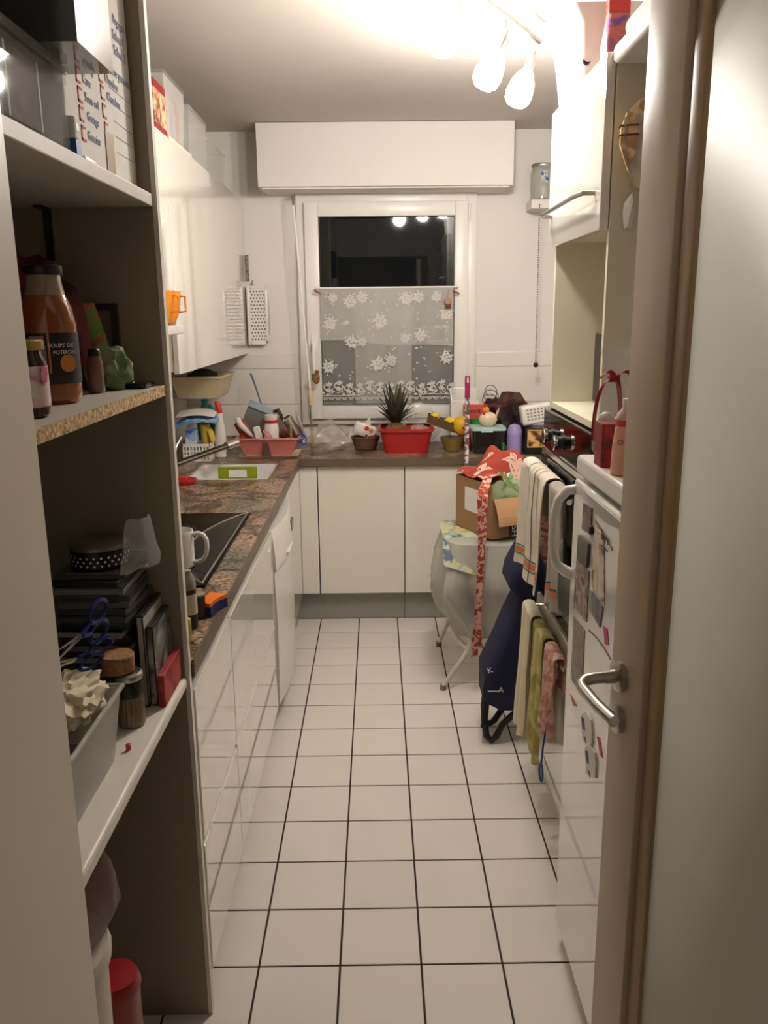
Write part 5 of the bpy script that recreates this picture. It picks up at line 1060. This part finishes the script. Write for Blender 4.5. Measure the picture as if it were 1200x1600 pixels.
part('bottle_body', B().lathe([(.022, 0), (.026, .003), (.0245, .05), (.0195, .10), (.0195, .108)], c, 24), mat('pink_liquid', (255, 192, 172), .25, trans=.2), pbk)
part('shoulder', B().lathe([(.0195, .1082), (.0185, .118), (.010, .128), (.009, .131)], c, 24), mat('clear_shoulder', (220, 186, 172), .2), pbk)
part('cap', B().lathe([(.0095, .1312), (.0095, .147), (.0001, .148)], c, 16), M_PAPER, pbk)
part('band', B().lathe([(.0200, .094), (.0202, .107)], c, 24, cap=False), mat('coral_band', (214, 84, 70), .4), pbk)
part('lettering', B().text('O', .016, frame((c[0]-.016, c[1]-.0220, ZF+.066), (.8, -.6, 0), (0, 0, 1))).text('2', .015, frame((c[0]+.004, c[1]-.0268, ZF+.066), (.98, .2, 0), (0, 0, 1))), mat('brown_ink'), pbk, smooth=False)
solo('paper_napkin', B().sheet(lambda u, v: (.452+.10*u, 1.48+.16*v, ZF+.0003+.0008*math.sin(u*5)*v), 6, 6), mat('cream_napkin', (228, 206, 178), .8), 'cream paper mat peeking out under the pink bottle', 'mat').location.z -= .0002
tbn = thing('tablet', 'thin dark tablet leaning upright inside the column niche', 'tablet', (.70, 2.62, 1.281))
part('case', B().box(.688, .700, 2.43, 2.66, 1.2805, 1.50, .003), M_STEEL, tbn)
part('screen', B().box(.6868, .6878, 2.435, 2.655, 1.286, 1.494), M_BLKGLASS, tbn, smooth=False)
# bag hanging on the column side above the fridge
hb_ = thing('hanging_paper_bag', 'striped paper bag in clear film hanging on the column side', 'bag', (.62, 2.04, 1.82))
part('hook', B().tube([(.635, Y0-.0005, 2.03), (.635, Y0-.03, 2.03), (.635, Y0-.032, 2.045)], .003, 6), M_STEEL, hb_)
part('paper_bag', B().loft([[(.625+.066*k*math.cos(a)*(1+.1*math.sin(4*a)), Y0-.042+.030*k*math.sin(a), z) for a in [i*PI/8 for i in range(16)]] for z, k in ((1.835, .3), (1.88, .65), (1.93, .95), (1.965, .95), (2.0, .75), (2.03, .3))]), ramp_mat('kraft_striped', [(.42, (220, 184, 130)), (.52, (240, 212, 166)), (.60, (196, 150, 104))], 18), hb_)
for z in (1.968, 1.948):
    part('stripe', B().loft([[(.625+.0665*kk*math.cos(a)*(1+.1*math.sin(4*a)), Y0-.042+.0305*kk*math.sin(a), z+dz) for a in [i*PI/8 for i in range(16)]] for dz, kk in ((0, 1.0), (.004, 1.0))], cap=False), mat('brown_stripe', (112, 66, 44), .7), hb_)
part('film_wrap', B().sheet(lambda u, v: (.560+.040*u+.03*v, Y0-.075+.02*math.sin(u*3+v*2)+.006*mnoise.noise(Vector((u*5, v*5, 0))), 1.985-.150*v+.01*u), 6, 10), film('grey_film', (170, 164, 156), .55, .15), hb_)
solo('white_tag_bag', B().ball((.600, Y0-.018, 1.79), (.014, .016, .038), nz=.35, nf=3, seed=5), M_PAPER, 'small crumpled white bag hanging below the striped paper bag', 'bag')
# on top of the column and the high shelf
wbg = thing('white_tote', 'white carrier bag standing on top of the column cabinet', 'bag', (.64, 2.5, 2.1405))
part('bag_body', B().loft([rr(.545, .70, 2.40, 2.66, .02, 2.1405), rr(.538, .71, 2.385, 2.675, .02, 2.22), rr(.530, .70, 2.36, 2.69, .02, 2.285), rr(.50, .70, 2.34, 2.70, .02, 2.325)]), mat('white_carrier', (236, 233, 228), .4), wbg)
part('button_print', B().lathe([(.008, 0), (.009, .0006), (.011, .0006), (.010, 0)], (0, 0, 0), 14, frame((.560, 2.389, 2.20), (1, 0, 0), (0, 0, 1))), mat('lilac_ink', (150, 150, 190), .6), wbg)
sp_ = thing('snack_pouch', 'red and purple pouch on top of the column cabinet', 'pouch', (.60, 2.27, 2.1405))
part('pouch', B().loft([rr(.575, .635, 2.24, 2.30, .012, 2.1405), rr(.570, .64, 2.235, 2.305, .012, 2.20), rr(.578, .632, 2.25, 2.29, .01, 2.27)]), ramp_mat('pouch_print', [(.4, (150, 90, 110)), (.5, (206, 110, 96)), (.6, (120, 80, 150))], 20, .35), sp_)
part('pouch_top', B().box(.578, .632, 2.256, 2.284, 2.2702, 2.31, .003), mat('coral_red_print', (218, 76, 70), .4), sp_)
solo('purple_scrunch', B().ball((.66, 2.25, 2.172), (.03, .028, .033), nz=.4, nf=3, seed=3), mat('violet_film', (158, 96, 210), .4), 'crumpled violet wrapper beside the red pouch', 'wrapper')
solo('rolled_mat', B().tube([(.60, 1.72, 2.183), (.60, 2.07, 2.183)], .030, 16), mat('beige_roll', (206, 186, 156), .7), 'beige rolled mat lying on the high shelf', 'roll')
solo('dark_carton', B().box(.62, .80, 1.60, 1.70, 2.1525, 2.30, .004), mat('plum_carton', (74, 60, 62), .5), 'dark carton at the near end of the high shelf', 'carton')
# dark thing seen through the frosted door glass
db = thing('dark_rucksack', 'dark bag showing blurred through the frosted door glass', 'bag', (.66, .95, 0))
part('sack', B().loft([[(.70+.12*k*math.cos(a), .92+.13*k*math.sin(a), z) for a in [i*PI/10 for i in range(20)]] for z, k in ((.0005, .8), (.05, 1), (.35, 1.05), (.62, .95), (.74, .55))]), mat('charcoal_canvas', (50, 50, 46), .8), db)
part('strap', B().tube([(.60, .86, .60), (.572, .84, .45), (.59, .85, .25)], .012, 8), M_BLACK, db)

# ================================================================== towels
def towel_fn(x_in, y0, y1, zt_, zl, wob=.006, seed=0, depth=.05, flare=0.0):
    "strip folded over a rail: v 0..1 runs from the back hem over the rail to the front hem"
    def fn(u, v):
        y = y0+(y1-y0)*u; n_ = mnoise.noise(Vector((u*4+seed, v*3, seed)))
        f = wob*math.sin(u*13+seed)+wob*n_
        if v < .25: s = v/.25; return (x_in+depth*.55+f*.4, y, zt_-(1-s)*zl*.45)
        if v < .40:
            a = PI*(v-.25)/.15; return (x_in+depth*.5*math.cos(a)*1.1, y, zt_+depth*.35*math.sin(a))
        s = (v-.40)/.60
        return (x_in-depth*.55-f*(.4+s)-flare*s, y+.012*math.sin(s*3+u*3)*s, zt_-zl*s-.012*n_*s)
    return fn
def towel(name, label, fn, base, stripes=(), nu=26, nv=48, group='tea towels'):
    p = fn(.5, .33); t = thing(name, label, 'towel', p, group)
    part('cloth', B().sheet(fn, nu, nv, .003), base, t)
    for (u0, u1, v0, v1, m) in stripes:
        def f2(u, v): 
            uu = u0+(u1-u0)*u; vv = v0+(v1-v0)*v
            a = Vector(fn(uu, vv)); e = 1e-3; du = Vector(fn(uu+e, vv))-a; dv = Vector(fn(uu, vv+e))-a
            n_ = du.cross(dv).normalized(); return a+n_*.0012
        part('stripe', B().sheet(f2, max(2, int(nu*(u1-u0))), max(2, int(nv*(v1-v0)))), m, t)
    return t
M_TOW = mat('off_white_linen', (216, 206, 188), .9, bump=.4, bscale=260)
M_TEAL = mat('teal_thread', (60, 120, 110), .9); M_ORG = mat('orange_thread', (206, 112, 62), .9); M_NAV = mat('navy_thread', (52, 56, 92), .9); M_RDT = mat('red_thread', (180, 70, 60), .9)
f1 = towel_fn(XO-.060, 2.30, 2.665, 1.087, .335, .008, 1, .050, .012)
towel('tea_towel', 'off-white tea towel with teal and orange stripes on the oven handle', f1, M_TOW,
      [(.66, .675, .25, 1, M_TEAL), (.40, .412, .25, 1, M_NAV), (.28, .292, .30, .97, M_RDT), (0, 1, .90, .93, M_ORG), (0, 1, .885, .893, M_TEAL), (0, 1, .938, .945, M_TEAL), (.52, .53, .25, .62, M_RDT)])
f2 = towel_fn(XO-.060, 2.125, 2.275, 1.087, .33, .005, 4, .040, 0)
towel('tea_towel', 'plain grey-white towel with orange end stripe beside the fridge handle', f2, mat('grey_linen', (170, 160, 148), .9), [(0, 1, .90, .93, M_ORG), (0, 1, .885, .892, M_NAV)])
# rail on the lower door
rl = thing('towel_rail', 'short rail with clips on the lower column door', 'rail', (XO-.04, 2.4, .60))
part('rail', B().tube([(XO-.055, 2.12, .600), (XO-.055, 2.67, .600)], .005, 8), M_STEEL, rl)
for y in (2.14, 2.65): part('holder', B().tube([(XO-.0205, y, .600), (XO-.055, y, .600)], .004, 6), M_STEEL, rl)
towel('hand_towel', 'cream fringed hand towel on the low rail, farthest one', towel_fn(XO-.055, 2.50, 2.655, .606, .43, .012, 2, .036, .005), mat('cream_terry', (222, 212, 182), .95, bump=.6, bscale=300))
towel('hand_towel', 'olive printed hand towel in the middle of the low rail', towel_fn(XO-.055, 2.31, 2.47, .606, .41, .012, 6, .036, .004), speckle('olive_print', (160, 150, 84), (196, 188, 130), 14, .9))
towel('hand_towel', 'pink checked cloth on the low rail nearest the fridge', towel_fn(XO-.055, 2.16, 2.285, .606, .24, .010, 9, .034, .004), speckle('pink_check', (214, 176, 160), (190, 130, 120), 40, .9))
rg = solo('blue_ring', B().tube([(XO-.089, 2.20+.024*math.cos(a), .24+.027*math.sin(a)) for a in [i*PI/10 for i in range(21)]], .0035, 6).tube([(XO-.089, 2.20, .267), (XO-.088, 2.19, .33), (XO-.08, 2.18, .42)], .003, 6), mat('blue_cord', (40, 60, 120), .5), 'blue plastic ring on a cord hanging in front of the pink cloth', 'ring')

# ================================================================== stool, box, apron, trolley
st = thing('folding_stool', 'white tube-legged stool wrapped in cloudy plastic sheet', 'stool', (.50, 3.48, 0))
part('seat', B().box(.335, .665, 3.31, 3.64, .605, .638, .008, Rz(.12, (.5, 3.48, 0))), M_WHITE, st)
M_TUBE = mat('white_tube', (216, 208, 194), .35)
for (x, y, mx, my, tx, ty) in ((.268, 3.265, .375, 3.29, .50, 3.36), (.285, 3.745, .335, 3.70, .50, 3.60), (.74, 3.26, .66, 3.30, .60, 3.36), (.74, 3.74, .67, 3.70, .60, 3.60)):
    lg_ = part('leg', B().tube([(x, y, .016), (mx, my, .17), (tx, ty, .60)], .010, 10), M_TUBE, st)
    part('foot_cap', B().tube([(x, y, .0), (x, y, .022)], .014, 10), mat('grey_rubber', (120, 112, 104), .7), lg_)
part('cross_bar', B().tube([(.375, 3.29, .172), (.335, 3.34, .195), (.318, 3.45, .215), (.335, 3.60, .19), (.338, 3.69, .175)], .012, 10), M_TUBE, st)
def cover_ring(z, k, ox, oy, jit):
    jit *= 1.25
    out = []
    for i in range(96):
        a = 2*PI*i/96; cx, sx_ = math.cos(a), math.sin(a); e = .55
        x = .50+ox+.235*k*abs(cx)**e*(1 if cx > 0 else -1); y = 3.47+oy+.235*k*abs(sx_)**e*(1 if sx_ > 0 else -1)
        j = jit*mnoise.noise(Vector((cx*2.2, sx_*2.2, z*5)))+jit*.55*math.sin(a*9+z*6)+.35*jit*mnoise.noise(Vector((cx*7, sx_*7, z*16)))
        out.append((x+cx*j, y+sx_*j, z))
    return out
part('plastic_sheet', B().loft([cover_ring(z_, k_, ox_, 0, j_) for z_, k_, ox_, j_ in ((.215, .80, .03, .040), (.255, .88, .022, .042), (.30, .95, .012, .042), (.345, 1.0, .004, .040), (.39, 1.04, -.004, .036), (.43, 1.06, -.010, .032), (.47, 1.055, -.010, .026), (.52, 1.035, -.006, .020), (.56, 1.015, -.004, .014), (.60, 1.0, 0, .008), (.640, .975, 0, .003), (.648, .88, 0, .001))]), film('cloudy_sheet', (196, 194, 184), .78, .22), st, smooth=True)
fc = thing('floral_cloth', 'yellow and blue flowered cloth spread over the wrapped stool', 'cloth', (.42, 3.4, .65))
def ff(u, v):
    x = .268+.30*u; y = 3.60-.36*v
    z = .655
    if y < 3.245+.12*(u): z -= (3.245+.12*u-y)*.8
    if v > .62: z -= .9*(v-.62)**1.3*.36*(1.0)
    return (x-.010*(v > .6)*(v-.6), y-(.02 if v > .62 else 0)*(v-.62), z+.003*mnoise.noise(Vector((u*5, v*5, 0))))
fl_m = ramp_mat('flower_cloth_print', [(.34, (92, 104, 120)), (.43, (156, 176, 160)), (.5, (196, 198, 172)), (.57, (196, 182, 100)), (.66, (100, 122, 108))], 13, .85, 4, 1.2)
part('cloth', B().sheet(ff, 16, 24, .003), fl_m, fc)
# cardboard box
BA = math.atan2(.27, -.125)-PI/2
bxm = Matrix.Translation((.458, 3.262, .6605)) @ Matrix.Rotation(BA, 4, 'Z')      # local x = front edge, y = left edge
M_CARD = mat('corrugated_card', (160, 122, 84), .8, var=.06, scale=8)
cbx_ = thing('cardboard_box', 'open brown cardboard box with label on the wrapped stool', 'box', (.55, 3.45, .6605))
bx_ = .36; by_ = .285; bh = .225
part('bottom', B().box(0, bx_, 0, by_, .0, .004, 0, bxm), M_CARD, cbx_, smooth=False)
part('left_wall', B().box(0, .005, 0, by_, .0042, bh, 0, bxm), M_CARD, cbx_, smooth=False)
part('right_wall', B().box(bx_-.005, bx_, 0, by_, .0042, bh, 0, bxm), M_CARD, cbx_, smooth=False)
part('front_wall', B().box(.0052, bx_-.0052, 0, .005, .0042, .165, 0, bxm), M_CARD, cbx_, smooth=False)
part('back_wall', B().box(.0052, bx_-.0052, by_-.005, by_, .0042, bh, 0, bxm), M_CARD, cbx_, smooth=False)
part('front_flap', B().sheet(lambda u, v: bxm @ Vector((.008+(bx_-.03)*u, -.002-.030*math.sin(v*PI/2)-.012*v, .166-.105*v)), 4, 6, .003), mat('card_inside', (186, 146, 104), .8), cbx_, smooth=False)
part('address_label', B().box(-.0012, -.0002, .06, .21, .085, .185, 0, bxm), M_PAPER, cbx_, smooth=False)
part('barcode', B().box(-.0020, -.0013, .07, .10, .095, .13, 0, bxm), mat('grey_print'), cbx_, smooth=False)
part('black_print', B().box(.085, .145, -.0012, -.0002, .0, .055, 0, bxm), M_BLACK, cbx_, smooth=False)
part('lettering', B().text('HSI', .040, bxm @ frame((.115, -.0016, .028), (0, 0, 1), (-1, 0, 0))), M_PAPER, cbx_, smooth=False)
gp = solo('green_bag', B().ball(bxm @ Vector((.125, .10, .135)), (.10, .085, .115), sub=3, nz=.28, nf=3, seed=2, floor=.6655), mat('pale_green_film', (146, 196, 150), .18, coat=.4, var=.15), 'pale green knotted plastic bag inside the cardboard box', 'bag')
# apron
ap = thing('apron', 'red apron with white leaf print draped over the cardboard box', 'apron', bxm @ Vector((.2, .13, .3)))
M_APR = mat('red_apron_cloth', (164, 62, 50), .9); M_LFP = mat('white_leaf_print', (222, 184, 166), .9)
def af(u, v):
    x = -.005+.335*u; y = .27-.31*v*(.60+.40*min(1, max(0, (u-.22)/.35)))
    hump = .085*math.exp(-((u-.52)**2/.07+(v-.42)**2/.10)) + .055*math.exp(-((u-.45)**2/.012+(v-.12)**2/.02))
    z = bh+.022+hump+.010*mnoise.noise(Vector((u*5, v*5, 3)))+.006*math.sin(u*16+v*9)
    cut = .62 if u > .42 else .62-.2*(.42-u)/.42
    if v > cut and u > .25: z -= (v-cut)*.72*min(1, (u-.25)/.2); y -= .0
    edge = max(0, .1-u)/.1; z -= .012*edge
    p = bxm @ Vector((x, y-.055*max(0, v-.62), z)); return p
part('cloth', B().sheet(af, 40, 40, .0025), M_APR, ap)
lf = B(); rr_ = random.Random(3)
def leaf_uv(u0, v0, a, L_, W_):
    def f(s, t_):
        w_ = W_*math.sin(PI*min(1, max(0, t_)))*(2*s-1)
        uu = min(.995, max(.005, u0+math.cos(a)*L_*t_-math.sin(a)*w_)); vv = min(.995, max(.005, v0+math.sin(a)*L_*t_+math.cos(a)*w_))
        p = af(uu, vv); e = 2e-3; n_ = (Vector(af(min(1, uu+e), vv))-p).cross(Vector(af(uu, min(1, vv+e)))-p)
        n_ = n_.normalized() if n_.length > 0 else Vector((0, 0, 1))
        if n_.z < 0: n_ = -n_
        return p+n_*.0045
    for h0, h1 in ((0, .44), (.56, 1)):
        lf.sheet(lambda s, t_: f(h0+(h1-h0)*s, t_), 3, 8)
for k in range(34):
    u0, v0 = rr_.random(), rr_.random(); a = rr_.random()*2*PI
    leaf_uv(u0, v0, a, .15, .030); leaf_uv(u0, v0, a+.9, .13, .028)
part('leaf_print', lf, M_LFP, ap, smooth=False, kind='stuff')
def strap(name, pts, w_, m, par):
    return part(name, B().sheet(lambda u, v: pts(v)+Vector((w_*(u-.5), .25*w_*(u-.5), 0)), 3, 40, .002), m, par)
a0 = Vector(af(.10, .92))
s_m = ramp_mat('apron_strap_print', [(.47, (166, 58, 46)), (.53, (216, 176, 156))], 30, .9, 3, 1.5)
strap('strap', lambda v: Vector((.402+.010*math.sin(v*4)-.004*v, 3.205-.010*math.sin(v*3.1), .910-.735*v)) if v > .06 else a0.lerp(Vector((.402+.010*math.sin(.24), 3.203, .866)), v/.06), .028, s_m, ap)
strap('strap', lambda v: Vector((.412+.008*math.sin(v*5+1), 3.197-.010*math.sin(v*3.1), .895-.68*v)) if v > .06 else (a0+Vector((.012, 0, 0))).lerp(Vector((.418, 3.195, .854)), v/.06), .022, s_m, ap)
# shopping trolley
tr_ = thing('shopping_trolley', 'navy blue fabric shopping trolley leaning behind the towels', 'trolley', (.50, 2.88, 0))
M_NAVY = mat('navy_canvas', (22, 27, 62), .75, bump=.3, bscale=250)
def trr(z, x0, x1, y0, y1, r=.03): return rr(x0, x1, y0, y1, r, z, 4)
part('bag_body', B().loft([trr(.125, .432, .60, 2.82, 2.98), trr(.16, .382, .62, 2.80, 3.0), trr(.27, .380, .63, 2.79, 3.0), trr(.38, .428, .63, 2.79, 3.0), trr(.47, .462, .63, 2.80, 3.0), trr(.555, .500, .64, 2.81, 3.0), trr(.60, .51, .64, 2.82, 3.0)]), M_NAVY, tr_)
part('flap', B().loft([trr(.575, .480, .64, 2.80, 3.0), trr(.61, .462, .65, 2.79, 3.01), trr(.66, .470, .65, 2.79, 3.01), trr(.71, .495, .65, 2.80, 3.01), trr(.78, .528, .65, 2.83, 3.0)]), M_NAVY, tr_)
fr_ = part('frame', B().tube([(.66, 3.02, .05), (.66, 3.02, .95), (.64, 3.02, 1.0), (.56, 3.02, 1.0)], .009, 8), M_BLACK, tr_)
for (y, dx) in ((2.80, 0), (2.86, .02)):
    pass
part('stand', B().tube([(.392, 2.83, .155), (.386, 2.82, .09), (.392, 2.81, .03), (.412, 2.805, .012), (.430, 2.805, .03), (.452, 2.81, .075), (.50, 2.82, .115), (.58, 2.84, .125)], .013, 10), M_BLACK, tr_)
part('stand', B().tube([(.402, 2.93, .155), (.396, 2.93, .09), (.402, 2.93, .03), (.42, 2.93, .014), (.44, 2.93, .03), (.47, 2.93, .08), (.52, 2.93, .115)], .012, 10), M_BLACK, tr_)
for y in (2.835, 2.985):
    part('wheel', B().lathe([(.02, -.012), (.055, -.012), (.060, -.006), (.060, .006), (.055, .012), (.02, .012)], (0, 0, 0), 24, Matrix.Translation((.62, y, .0605)) @ Matrix.Rotation(PI/2, 4, 'X')), M_BLACK, tr_)
part('drawstring', B().tube([(.383, 2.80, .26), (.374, 2.795, .20), (.372, 2.795, .12), (.374, 2.795, .085)], .003, 6), M_BLACK, tr_)
part('cord_stop', B().ball((.374, 2.795, .078), (.006, .006, .010)), M_BLACK, tr_)
part('brand_print', B().text('A', .030, frame((.440, 2.7895, .222), (1, 0, 0), (0, 0, 1))).box(.392, .432, 2.7888, 2.7896, .216, .220).text('K', .030, frame((.398, 2.7885, .30), (.9, 0, .3), (-.3, 0, .9))), M_PAPER, tr_, smooth=False)
